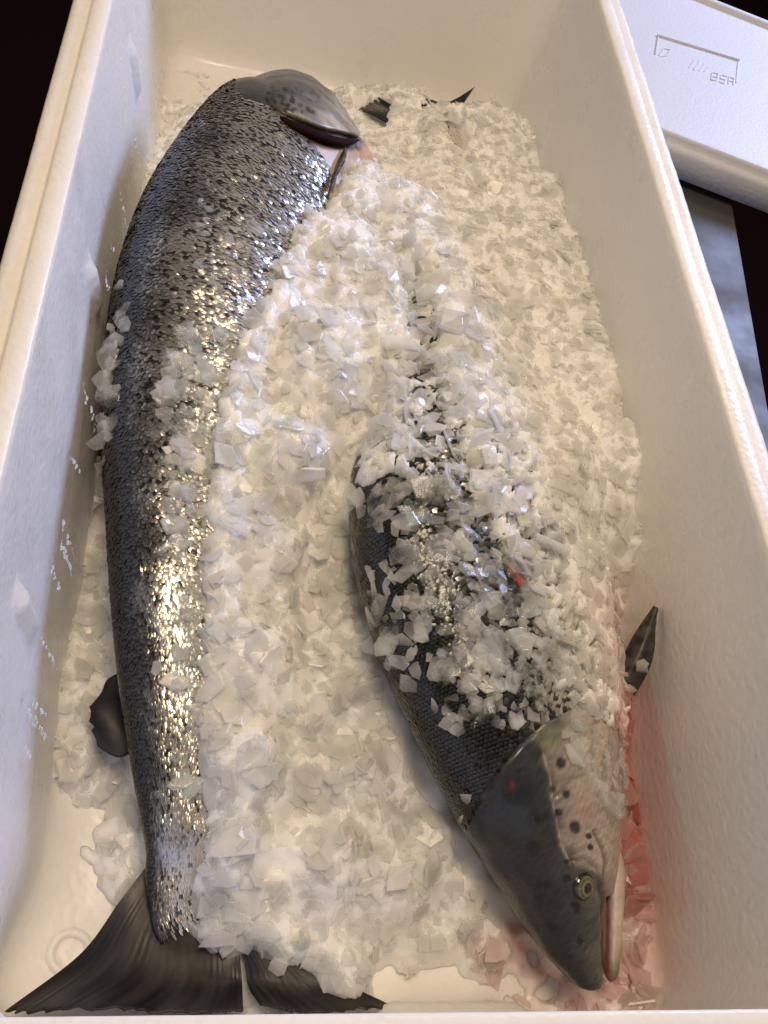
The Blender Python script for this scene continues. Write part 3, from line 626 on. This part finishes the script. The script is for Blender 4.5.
def speck(line, yy, ww, th_):
    d = sdist(pxT, line) / np.interp(pxT[..., 1], yy, ww)
    nn = .7 * vn(pxT, .05, .31) + .6 * vn(pxT, .11, .32) + .35 * vn(pxT, .2, .33)
    return (nn > th_ + d * d * .9) & (d < 1.3)
sp = speck([(412, 270), (420, 330), (424, 390), (430, 450), (440, 520)], [260, 360, 420, 500], [9, 28, 62, 95], .10) | speck([(500, 430), (520, 500), (540, 570), (562, 640), (588, 712)], [430, 712], [24, 34], .10)
sp &= (Z2 > Z1)
expo = (e1 | e2 | sp)
HH = np.where(expo, np.minimum(HH, ZT - .010), HH)
pxH = PJ(np.stack([XX, YY, HH], -1))
for q in EXT: HH = np.where(inpoly(pxH, q), HH - .014, HH)
pxH = PJ(np.stack([XX, YY, HH], -1))
def blood(px):
    r = .78 * np.exp(-(sdist(px, [(634, 690), (636, 760), (632, 830), (634, 900)]) / (17 + 5 * np.sin(px[..., 1] * .07))) ** 2)
    r = np.maximum(r, .30 * np.exp(-(sdist(px, [(650, 690), (662, 780), (660, 870), (652, 960), (580, 996), (520, 960)]) / 42) ** 2))
    r = np.maximum(r, .16 * np.exp(-(sdist(px, [(612, 600), (630, 660)]) / 26) ** 2))
    return np.maximum(r, .6 * np.exp(-(sdist(px, [(512, 930), (520, 945)]) / 9) ** 2))
def icec(px, V, amp=.04):
    b = np.clip(blood(px) * (1 + .25 * vn(V, 60, .4)), 0, 1)[..., None]; n = vn(V, 40, .8)[..., None]
    c = np.array([.95, .945, .93]) * (1 + .5 * amp * n)
    return c * (1 - b) + np.array([.66, .14, .12]) * b
# the surface of the heap is itself made of packed flakes: small tilted facets raised over the smooth mound
H0 = HH.copy(); HS_ = HH.copy()
for _ in range(14): Q = HS_.copy(); Q[1:-1, 1:-1] = (HS_[:-2, 1:-1] + HS_[2:, 1:-1] + HS_[1:-1, :-2] + HS_[1:-1, 2:]) / 4; HS_ = Q
gxn, gyn = np.gradient(HS_, ST); gxn = np.clip(gxn, -.6, .6); gyn = np.clip(gyn, -.6, .6)
g = np.random.default_rng(31); ok = (~expo) & (H0 > .0055); ix, iy = np.nonzero(ok); NB = 15000
wq = np.clip(1.0 - iy * ST * .1, .3, 1.4); sel = g.choice(len(ix), NB, p=wq / wq.sum())
HB = H0 - .0012
pxs = PJ(np.stack([gx[ix[sel]], gy[iy[sel]], H0[ix[sel], iy[sel]]], -1))
soft = sm(330, 200, pxs[:, 1]) * .5 + sm(430, 540, pxs[:, 0]) * sm(520, 380, pxs[:, 1]) * .6
for n_ in range(NB):
    ci, cj = ix[sel[n_]], iy[sel[n_]]; wt = 640 < pxs[n_, 1] and pxs[n_, 0] > 600
    R_ = min(.016, g.lognormal(math.log(.0056), .45)); w_ = int(R_ / ST) + 2
    a0, a1, b0, b1 = max(ci - w_, 0), min(ci + w_ + 1, len(gx)), max(cj - w_, 0), min(cj + w_ + 1, len(gy))
    X = (np.arange(a0, a1)[:, None] - ci) * ST; Y = (np.arange(b0, b1)[None] - cj) * ST
    k = g.integers(4, 7); an = (np.arange(k) + g.uniform(-.3, .3, k)) / k * 6.283; rr = g.uniform(.55, 1, k) * R_
    ins = np.full((a1 - a0, b1 - b0), 1e9)
    for q in range(k): ins = np.minimum(ins, rr[q] - (X * math.cos(an[q]) + Y * math.sin(an[q])))
    tl_ = .08 if wt else .16 * (1 - .5 * min(1, soft[n_]))
    sx, sy = gxn[ci, cj] + g.normal(0, tl_), gyn[ci, cj] + g.normal(0, tl_)
    pl = H0[ci, cj] + X * sx + Y * sy + g.uniform(-.0006, .0008) * (.4 if wt else 1) + np.minimum(0, (ins - .0012)) * .35
    blk = HB[a0:a1, b0:b1]; HB[a0:a1, b0:b1] = np.where((ins > 0) & ok[a0:a1, b0:b1] & (pl > blk) & (pl < blk + .0032), pl, blk)
HH = np.where(ok, HB, HH)
hv = np.stack([XX, YY, HH], -1)
nx_, ny_ = XX.shape
nb = hv.copy(); nb[..., 2] = -.030
Fg = gridfaces(nx_, ny_)[:, ::-1].copy(); m_ = nx_ * ny_
rim = [i * ny_ for i in range(nx_)] + [(nx_ - 1) * ny_ + j for j in range(1, ny_)] + [i * ny_ + ny_ - 1 for i in range(nx_ - 2, -1, -1)] + [j for j in range(ny_ - 2, 0, -1)]
Fs = np.array([(a, b, b + m_, a + m_) for a, b in zip(rim, rim[1:] + rim[:1])])
cT = icec(pxH, hv).reshape(-1, 3)
ice = mesh_obj('ice_bed', np.concatenate([hv.reshape(-1, 3), nb.reshape(-1, 3)]), np.concatenate([Fg, Fg[:, ::-1] + m_, Fs]), M_ICEB, col=np.concatenate([cT, cT]))
ice['kind'] = 'stuff'; ice['label'] = 'packed crushed ice filling the box around both salmon'; ice['category'] = 'ice'

# ---- flakes of ice: irregular little slabs
def flakes(P, Nn, size, thick, tilt, g, k=6):
    m = len(P)
    Nn = Nn + g.normal(0, 1, (m, 3)) * np.asarray(tilt).reshape(-1, 1); Nn /= np.linalg.norm(Nn, axis=1)[:, None]
    a = np.cross(Nn, g.normal(0, 1, (m, 3))); a /= np.linalg.norm(a, axis=1)[:, None]; b = np.cross(Nn, a)
    ang = (np.arange(k)[None] + g.uniform(-.38, .38, (m, k))) / k * 2 * math.pi
    rad = g.uniform(.55, 1.1, (m, k)); asp = g.uniform(.5, 1.0, (m, 1))
    X = np.cos(ang) * rad * size[:, None]; Y = np.sin(ang) * rad * size[:, None] * asp
    bend = g.normal(0, .12, (m, 1)) * X + g.normal(0, .10, (m, k)) * size[:, None] * .2
    def ringv(sc, off): return P[:, None] + a[:, None] * (X * sc)[..., None] + b[:, None] * (Y * sc)[..., None] + Nn[:, None] * (off[:, None] + bend * sc)[..., None]
    V = np.concatenate([ringv(.88, thick), ringv(1.0, thick * .35), ringv(.93, -thick * .7)], 1)       # m, 3k, 3
    T = []
    for i in range(1, k - 1): T.append((0, i, i + 1)); T.append((2 * k, 2 * k + i + 1, 2 * k + i))
    for r in (0, k):
        for i in range(k): j = (i + 1) % k; T.append((r + i, r + k + i, r + k + j)); T.append((r + i, r + k + j, r + j))
    F = (np.arange(m)[:, None, None] * 3 * k + np.array(T)[None]).reshape(-1, 3)
    return V.reshape(-1, 3), F
gxn, gyn = np.gradient(H0, ST)
def sampleN(ix, iy):
    n = np.stack([-gxn[ix, iy], -gyn[ix, iy], np.ones(len(ix))], -1); n[:, :2] = np.clip(n[:, :2], -1.5, 1.5); return n / np.linalg.norm(n, axis=1)[:, None]
def inbox(P): return (P[:, 0] < .166 + P[:, 2] * .03) & (P[:, 0] > -.158 + .0) & (P[:, 1] < .77)
g = np.random.default_rng(21)
ok = (~expo) & (HH > .003)
ix, iy = np.nonzero(ok)
NF = 8500
wgt = np.clip(1.0 - iy * ST * .15, .3, 1.4); sel = g.choice(len(ix), NF, p=wgt / wgt.sum()); ix, iy = ix[sel], iy[sel]
P = np.stack([gx[ix] + g.uniform(-.5, .5, NF) * ST, gy[iy] + g.uniform(-.5, .5, NF) * ST, HH[ix, iy]], -1)
Nn = sampleN(ix, iy); pp = PJ(P)
size = np.clip(g.lognormal(math.log(.0050), .45, NF), .0018, .0135)
wet = sm(640, 700, pp[:, 1]) * sm(610, 640, pp[:, 0]); size *= (1 + .4 * wet)
tilt = np.where(wet > .5, .08, g.choice([.07, .17, .34], NF, p=[.45, .40, .15]))
P = P + Nn * (g.uniform(-.0006, .0013, NF) * (1 - .6 * wet))[:, None]
far_ = sm(330, 180, pp[:, 1]) + sm(470, 560, pp[:, 0]) * sm(560, 420, pp[:, 1]); size *= 1 - .3 * np.clip(far_, 0, 1)
k = inbox(P); P, Nn, size, tilt = P[k], Nn[k], size[k], tilt[k]
V, F = flakes(P, Nn, size, size * g.uniform(.05, .13, len(P)), tilt, g)
cc = np.repeat(icec(PJ(P), P, .03) * g.uniform(.89, 1.03, (len(P), 1)), 18, 0)
fl = mesh_obj('crushed_ice', V, F, M_ICE, smooth=False, col=np.clip(cc, 0, .98))
fl['kind'] = 'stuff'; fl['label'] = 'loose translucent ice flakes strewn over the ice and both salmon'; fl['category'] = 'ice'

# thinner scatter lying on the fish themselves
def on_fish(px, py):
    """height of the upper fish surface seen at a photo position"""
    z = .08
    for _ in range(8):
        p = U(px, py, z); i = int(round((p[0] - GX[0]) / ST)); j = int(round((p[1] - GY[0]) / ST))
        if not (0 <= i < nx_ and 0 <= j < ny_): return None
        zz = max(ZT[i, j], HH[i, j]);
        if abs(zz - z) < .0006: break
        z = .5 * z + .5 * zz
    p = U(px, py, z)
    def zt(a, b): return max(ZT[min(max(a, 0), nx_ - 1), min(max(b, 0), ny_ - 1)], HH[min(max(a, 0), nx_ - 1), min(max(b, 0), ny_ - 1)])
    n = np.array([-(zt(i + 6, j) - zt(i - 6, j)) / (12 * ST), -(zt(i, j + 6) - zt(i, j - 6)) / (12 * ST), 1.]); n[:2] = np.clip(n[:2], -1.2, 1.2)
    return p, n / np.linalg.norm(n)
DENS = [([(372, 470), (450, 480), (500, 540), (548, 610), (556, 690), (520, 690), (470, 690), (430, 660), (400, 560), (385, 520)], 270, .0040),
        ([(362, 570), (420, 560), (420, 680), (400, 690), (372, 640)], 42, .0042),
        ([(430, 660), (540, 660), (540, 720), (450, 735)], 90, .0030),
        ([(505, 540), (560, 560), (600, 690), (560, 700)], 110, .0030),
        ([(385, 330), (440, 330), (500, 440), (540, 560), (470, 500), (380, 480)], 100, .0038),
        ([(205, 180), (300, 215), (262, 300), (225, 320), (190, 260)], 50, .0036),
        ([(175, 330), (245, 330), (215, 420), (206, 520), (170, 520), (160, 420)], 120, .0050),
        ([(170, 520), (205, 520), (200, 800), (176, 800)], 60, .0038),
        ([(150, 620), (200, 600), (190, 700), (160, 720)], 16, .0050),
        ([(575, 715), (625, 745), (628, 820), (600, 800), (560, 740)], 70, .0034),
        ([(352, 500), (400, 480), (420, 520), (380, 540)], 26, .0040),
        ([(100, 320), (128, 310), (118, 400), (104, 480), (96, 470)], 46, .0046),
        ([(180, 880), (250, 900), (245, 950), (215, 930)], 30, .0040)]
PP, NN, SZ = [], [], []
for poly, cnt, sz in DENS:
    x0, x1 = min(a for a, _ in poly), max(a for a, _ in poly); y0, y1 = min(b for _, b in poly), max(b for _, b in poly); c_ = 0
    while c_ < cnt:
        a, b = g.uniform(x0, x1), g.uniform(y0, y1)
        if not inpoly(np.array([[a, b]]), poly)[0]: continue
        c_ += 1; r = on_fish(a, b)
        if r is None: continue
        PP.append(r[0] + r[1] * g.uniform(.0008, .0022)); NN.append(r[1]); SZ.append(min(.010, g.lognormal(math.log(sz * 1.2), .4)))
PP, NN, SZ = np.array(PP), np.array(NN), np.array(SZ)
V, F = flakes(PP, NN, SZ, SZ * g.uniform(.07, .16, len(PP)), np.full(len(PP), .16), g)
o2 = mesh_obj('ice_crumbs', V, F, M_CHIP, smooth=False)
o2['kind'] = 'stuff'; o2['label'] = 'small clear ice crumbs melting on the skin of both salmon'; o2['category'] = 'ice'

# ---- the larger single pieces one can point at
CH = [(404, 640, 15, 'pale blunt ice chip lying lowest on the dark back of the right salmon'), (412, 608, 13, 'squarish cloudy ice chip on the dark back of the right salmon, above the blunt one'),
      (376, 592, 13, 'bright narrow ice chip at the back edge of the right salmon'), (372, 618, 13, 'tilted grey ice chip below the bright narrow one'),
      (394, 660, 13, 'long pale ice chip pointing down the back of the right salmon'), (380, 513, 11, 'three-cornered clear ice chip at the top left of the dark back'),
      (431, 487, 16, 'long ice splinter lying across the upper back of the right salmon'), (418, 520, 12, 'upright oval ice chip beneath the long splinter'),
      (470, 535, 14, 'white curved sliver on the flank of the right salmon'), (437, 560, 11, 'grey ice lump in the middle of the cluster on the right salmon'),
      (487, 572, 12, 'broad grey ice chip beside the red wound on the flank'), (460, 605, 11, 'clear ice chip between the cluster and the silver flank'),
      (487, 660, 11, 'single boxy ice chip near the gill of the right salmon'), (465, 690, 12, 'flat ice chip just above the head of the right salmon'),
      (436, 705, 9, 'small ice chip at the lower edge of the right salmon cluster'), (468, 797, 8, 'lone clear ice chip on the dark nape of the right salmon'),
      (462, 817, 5, 'tiny ice crumb below the lone chip on the nape'), (512, 640, 13, 'upright rectangular ice chip on the silver flank of the right salmon'),
      (117, 343, 14, 'upright ice chip wedged between the left salmon and the side wall, uppermost'), (122, 287, 9, 'rounded ice lump at the back of the left salmon near the side wall'),
      (108, 378, 9, 'narrow ice chip below the wedged one beside the left salmon'), (106, 428, 9, 'small grey ice chip beside the back fin of the left salmon'), (101, 460, 6, 'rounded ice bead touching the side wall by the left salmon'),
      (108, 690, 12, 'pale ice chip lying above the small dark fin of the left salmon'), (235, 360, 20, 'large clear pointed ice flake at the shoulder of the ice heap'), (256, 462, 26, 'broad pale ice flake on the heap beside the left salmon'),
      (265, 540, 14, 'boxy ice flake set in the middle of the ice heap'), (325, 372, 16, 'bright white ice lump glowing at the crown of the heap'), (262, 932, 22, 'large rounded ice flake hanging above the tail of the left salmon'),
      (300, 945, 16, 'grey ice flake overhanging the second tail lobe'), (330, 965, 15, 'lowest grey ice flake resting on the tail lobe of the left salmon'), (232, 905, 16, 'clear slanting ice flake by the tail root of the left salmon'),
      (208, 432, 12, 'thin upright ice splinter on the flank of the left salmon'), (579, 563, 15, 'wide pale ice flake right of the red wound'), (470, 925, 16, 'cloudy ice flake beside the snout of the right salmon'),
      (186, 690, 12, 'wet grey ice flake stuck to the lower flank of the left salmon'), (183, 603, 11, 'clear ice flake melting on the middle flank of the left salmon'), (640, 668, 10, 'clear ice chip lying on the pectoral fin of the right salmon'), (628, 690, 9, 'small cloudy ice chip at the root of the pectoral fin')]
for n_, (x, y, rp, lab) in enumerate(CH):
    r = on_fish(x, y)
    if (x, y) in ((640, 668), (628, 690)): r = (U(x, y, .077), np.array([0, 0, 1.]))
    p, nn = r; depth = -((p - CP) @ RM)[2]; rr = rp * depth / FPX
    V, F = flakes(np.zeros((1, 3)), nn[None], np.array([rr]), np.array([rr * .17]), np.array([.10]), g, k=8)
    if 'splinter' in lab or 'sliver' in lab or 'narrow' in lab:
        a = np.array([1, .8, 0.]) if 'long' in lab else np.array([.8, -.6, 0]) if 'sliver' in lab else np.array([0.05, 1, 0]); a /= np.linalg.norm(a)
        V = V - np.outer(V @ a, a) * -.5; b = np.cross(a, nn); b /= np.linalg.norm(b); V = V - np.outer(V @ b, b) * .62
    o = mesh_obj('ice_chip', V, F, M_CHIP, smooth=False)
    o.location = p + nn * (rr * .14 + .0012); o['label'] = lab; o['category'] = 'ice chip'; o['group'] = 'larger ice chips on the salmon and the heap'
    md = o.modifiers.new('soft', 'BEVEL'); md.width = rr * .05; md.segments = 2; md.limit_method = 'ANGLE'

# ---- droplets running down the polystyrene
def drops():
    V = []; F = []; g = np.random.default_rng(9)
    def add(p, nrm, r):
        nrm = nrm / np.linalg.norm(nrm); a = np.cross(nrm, [0, .3, 1.]); a /= np.linalg.norm(a); b = np.cross(nrm, a); o = len(V); K = 8
        for lay, (rr, hh) in enumerate(((1, 0), (.8, .4), (.4, .62))):
            for i in range(K): t = i / K * 6.283; V.append(p + (a * math.cos(t) + b * math.sin(t)) * r * rr + nrm * r * hh)
        V.append(p + nrm * r * .68)
        for lay in range(2):
            for i in range(K): j = (i + 1) % K; F.append((o + lay * K + i, o + lay * K + j, o + lay * K + K + j, o + lay * K + K + i))
        for i in range(K): F.append((o + 2 * K + i, o + 2 * K + (i + 1) % K, o + 3 * K))
    def wallL(z): return -W + .026 * (1 - z / H) + .0003
    def wallR(z): return W - .007 * (1 - z / H) - .0003
    LS = [((35, 395), (78, 470)), ((70, 340), (95, 430)), ((12, 480), (60, 590)), ((50, 500), (95, 600)), ((5, 540), (40, 620)), ((20, 600), (68, 690)), ((60, 540), (78, 590)), ((0, 665), (45, 715)), ((90, 210), (108, 290)), ((110, 140), (128, 240)), ((100, 200), (112, 250)), ((0, 690), (30, 760)), ((118, 10), (140, 160)), ((20, 700), (50, 745))]
    for (a, b) in LS:
        for t in np.arange(0, 1, .022):
            if g.random() < .35: continue
            x, y = a[0] + (b[0] - a[0]) * t + g.normal(0, 1.1), a[1] + (b[1] - a[1]) * t + g.normal(0, 1)
            z = .09
            for _ in range(8): p = Ux(x, y, wallL(z)); z = min(max(p[2], .01), .17)
            if .015 < p[2] < .168: add(p, np.array([1, 0, .15]), abs(g.normal(.0006, .0003)) + .0002)
    RS = [((645, 675), (690, 652)), ((650, 702), (700, 680)), ((655, 742), (700, 722)), ((660, 760), (715, 742)), ((665, 775), (722, 752))]
    for (a, b) in RS:
        for t in np.arange(0, 1, .025):
            if g.random() < .35: continue
            x, y = a[0] + (b[0] - a[0]) * t + g.normal(0, .8), a[1] + (b[1] - a[1]) * t + g.normal(0, .8); z = .08
            for _ in range(8): p = Ux(x, y, wallR(z)); z = min(max(p[2], .01), .17)
            if .01 < p[2] < .168: add(p, np.array([-1, 0, .15]), abs(g.normal(.0005, .0002)) + .0002)
    for _ in range(500):
        z = g.uniform(.03, .165); y = g.uniform(.05, .72); add(np.array([wallL(z), y, z]), np.array([1, 0, .15]), abs(g.normal(.0003, .00012)) + .0002)
    return V, F
V, F = drops()
dr = mesh_obj('water_droplets', V, F, M_DROP); dr['kind'] = 'stuff'; dr['label'] = 'tiny meltwater droplets running down the inner walls'; dr['category'] = 'water'

# ------------------------------------------------------------------ surroundings
def boxmesh(name, x0, x1, y0, y1, z0, z1, m, parent=None, bev=.002):
    bm = bmesh.new(); bmesh.ops.create_cube(bm, size=1)
    for v in bm.verts: v.co = Vector(((x0 + x1) / 2 + v.co.x * (x1 - x0), (y0 + y1) / 2 + v.co.y * (y1 - y0), (z0 + z1) / 2 + v.co.z * (z1 - z0)))
    if bev: bmesh.ops.bevel(bm, geom=bm.edges[:], offset=bev, segments=3, affect='EDGES')
    me = bpy.data.meshes.new(name); bm.to_mesh(me); bm.free(); me.materials.append(m)
    o = bpy.data.objects.new(name, me); C.objects.link(o); o.parent = parent; return o
flo = boxmesh('floor', -4, 4, -4, 4, -.96, -.9, M_DARK, bev=0); flo['kind'] = 'structure'
tb = root('metal_table', 'brushed steel table under the fish box', 'table')
# the table's right edge seen beside the box
e0, e1 = U(731, 197, -.037), U(756, 340, -.037); dirn = (e0 - e1) / np.linalg.norm(e0 - e1); 
def slab(name, poly, z0, z1, m, parent):
    n = len(poly); V = [(x, y, z1) for x, y in poly] + [(x, y, z0) for x, y in poly]; F = [tuple(range(n)), tuple(range(2 * n - 1, n - 1, -1))] + [(i, i + n, (i + 1) % n + n, (i + 1) % n) for i in range(n)]
    bm = bmesh.new(); vs = [bm.verts.new(v) for v in V]; [bm.faces.new([vs[i] for i in f]) for f in F]; bmesh.ops.recalc_face_normals(bm, faces=bm.faces); bmesh.ops.bevel(bm, geom=bm.edges[:], offset=.0015, segments=2, affect='EDGES')
    me = bpy.data.meshes.new(name); bm.to_mesh(me); bm.free(); me.materials.append(m); o = bpy.data.objects.new(name, me); C.objects.link(o); o.parent = parent; return o
far = e0 + dirn * .75; nr = e0 - dirn * 1.0
slab('table_top', [(nr[0], nr[1]), (far[0], far[1]), (-.18, far[1] + .05), (-.18, nr[1])], -.062, -.0365, M_STEEL, tb)
for (x, y) in ((-.13, -.15), (-.13, 1.3), (nr[0] - .08, -.1), (far[0] - .1, 1.3)): boxmesh('leg', x - .02, x + .02, y - .02, y + .02, -.9, -.063, M_STEEL, tb)

# the lid, lying flat and turned beside the far end of the box
lid = root('box_lid', 'white polystyrene lid with embossed mark lying behind the right wall', 'lid')
zt = .006; A = U(665, 134, zt); B = U(768, 174, zt); ud = (B - A) / np.linalg.norm(B - A); vd = np.array([-ud[1], ud[0], 0])
wid = (U(700, -2, zt) - A) @ vd
def lidp(u, v, z): return A + ud * u + vd * v + np.array([0, 0, z - zt])
def lidmesh():
    prof = [(-.006, -.036), (-.010, -.033), (-.010, -.010), (-.008, -.006), (-.004, -.0045), (-.001, -.004), (.0, .0), (.002, .003), (.007, .0032), (.009, .001), (.010, -.0025), (.016, -.0030), (.03, -.003)]
    x0, x1, y0, y1 = -.36, .40, 0, wid + .006
    V = []; rings = []
    for o, z in prof: rings.append((rrect(x0 + o, x1 - o, y0 + o, y1 - o, .012 + max(0, -o) , ne=(40, 20), nc=6), z))
    n = len(rings[0][0])
    for P_, z in rings:
        for x, y in P_: V.append(lidp(x, y, zt + z))
    F = [tuple(q) for q in gridfaces(len(rings), n, True)] + [tuple(range((len(rings) - 1) * n, len(rings) * n)), tuple(range(n - 1, -1, -1))]
    return V, F
V, F = lidmesh(); mesh_obj('lid_panel', V, F, M_LID, lid)
# embossed frame and its worn marks
def bar(V, F, a, b, w, z0, z1):
    a = np.array(a, float); b = np.array(b, float); d = (b - a) / np.linalg.norm(b - a); nrm = np.array([-d[1], d[0]]); o = len(V)
    for z, s in ((z0, 1), (z1, .6)):
        for q in (a - nrm * w * s, b - nrm * w * s, b + nrm * w * s, a + nrm * w * s): V.append(q_(q, z))
    F += [(o + 4, o + 5, o + 6, o + 7)] + [(o + i, o + (i + 1) % 4, o + 4 + (i + 1) % 4, o + 4 + i) for i in range(4)]
def q_(q, z): return lidp(q[0], q[1], zt + z)
def l2(x, y): p = U(x, y, zt - .003) - A; return (p @ ud, p @ vd)
V = []; F = []
bar(V, F, l2(657, 36), l2(739, 61), .0016, -.004, -.0005); bar(V, F, l2(658, 37), l2(655, 55), .0007, -.004, -.0015); bar(V, F, l2(738, 62), l2(736, 83), .0008, -.004, -.0021)
G7 = [((689, 68), (695, 60)), ((694, 70), (700, 61)), ((699, 71), (705, 63)), ((704, 72), (709, 66)),
      ((659, 56), (664, 49)), ((664, 49), (670, 50)), ((670, 50), (667, 56)), ((667, 56), (661, 57)),
      ((712, 73), (718, 74)), ((718, 74), (717, 78)), ((713, 77), (717, 78)), ((712, 73), (711, 80)), ((711, 80), (716, 81)),
      ((721, 75), (727, 77)), ((721, 75), (720, 79)), ((720, 79), (725, 80)), ((725, 80), (724, 84)), ((724, 84), (719, 82)),
      ((729, 77), (734, 79)), ((734, 79), (733, 85)), ((729, 77), (728, 84)), ((728, 81), (733, 82))]
for a, b in G7: bar(V, F, l2(*a), l2(*b), .0008, -.004, -.0021)
mesh_obj('embossed_mark', V, F, M_LID, lid, smooth=False)

# ------------------------------------------------------------------ light
w = bpy.data.worlds.new('World'); S.world = w; w.use_nodes = True
bg = w.node_tree.nodes['Background']; bg.inputs[0].default_value = (1, .90, .80, 1); bg.inputs[1].default_value = .13
def area(name, loc, target, sx, sy, power, col):
    l = bpy.data.lights.new(name, 'AREA'); l.shape = 'RECTANGLE'; l.size = sx; l.size_y = sy; l.energy = power; l.color = col
    o = bpy.data.objects.new(name, l); C.objects.link(o); o.location = loc
    o.rotation_euler = (Vector(target) - Vector(loc)).to_track_quat('-Z', 'Y').to_euler(); return o
area('ceiling_lamp', (-.05, .22, 1.55), (.02, .38, .05), .45, .45, 13.2, (1, .77, .52))
area('far_ceiling_lamp', (.75, 1.7, 1.9), (.0, .42, .05), .5, .5, 7.5, (1, .78, .53))
area('window', (1.35, 1.55, .78), (-.1, .25, .1), .7, .5, 31, (.46, .58, 1))

S.view_settings.view_transform = 'Standard'; S.view_settings.look = 'None'; S.view_settings.exposure = .03; S.view_settings.gamma = 1
S.render.engine = 'CYCLES'; S.cycles.use_denoising = True
S.cycles.max_bounces = 12; S.cycles.transmission_bounces = 8; S.cycles.diffuse_bounces = 6; S.cycles.transparent_max_bounces = 24; S.cycles.glossy_bounces = 4; S.cycles.sample_clamp_indirect = 6
S.cycles.caustics_refractive = True; S.cycles.caustics_reflective = False; S.cycles.blur_glossy = .5
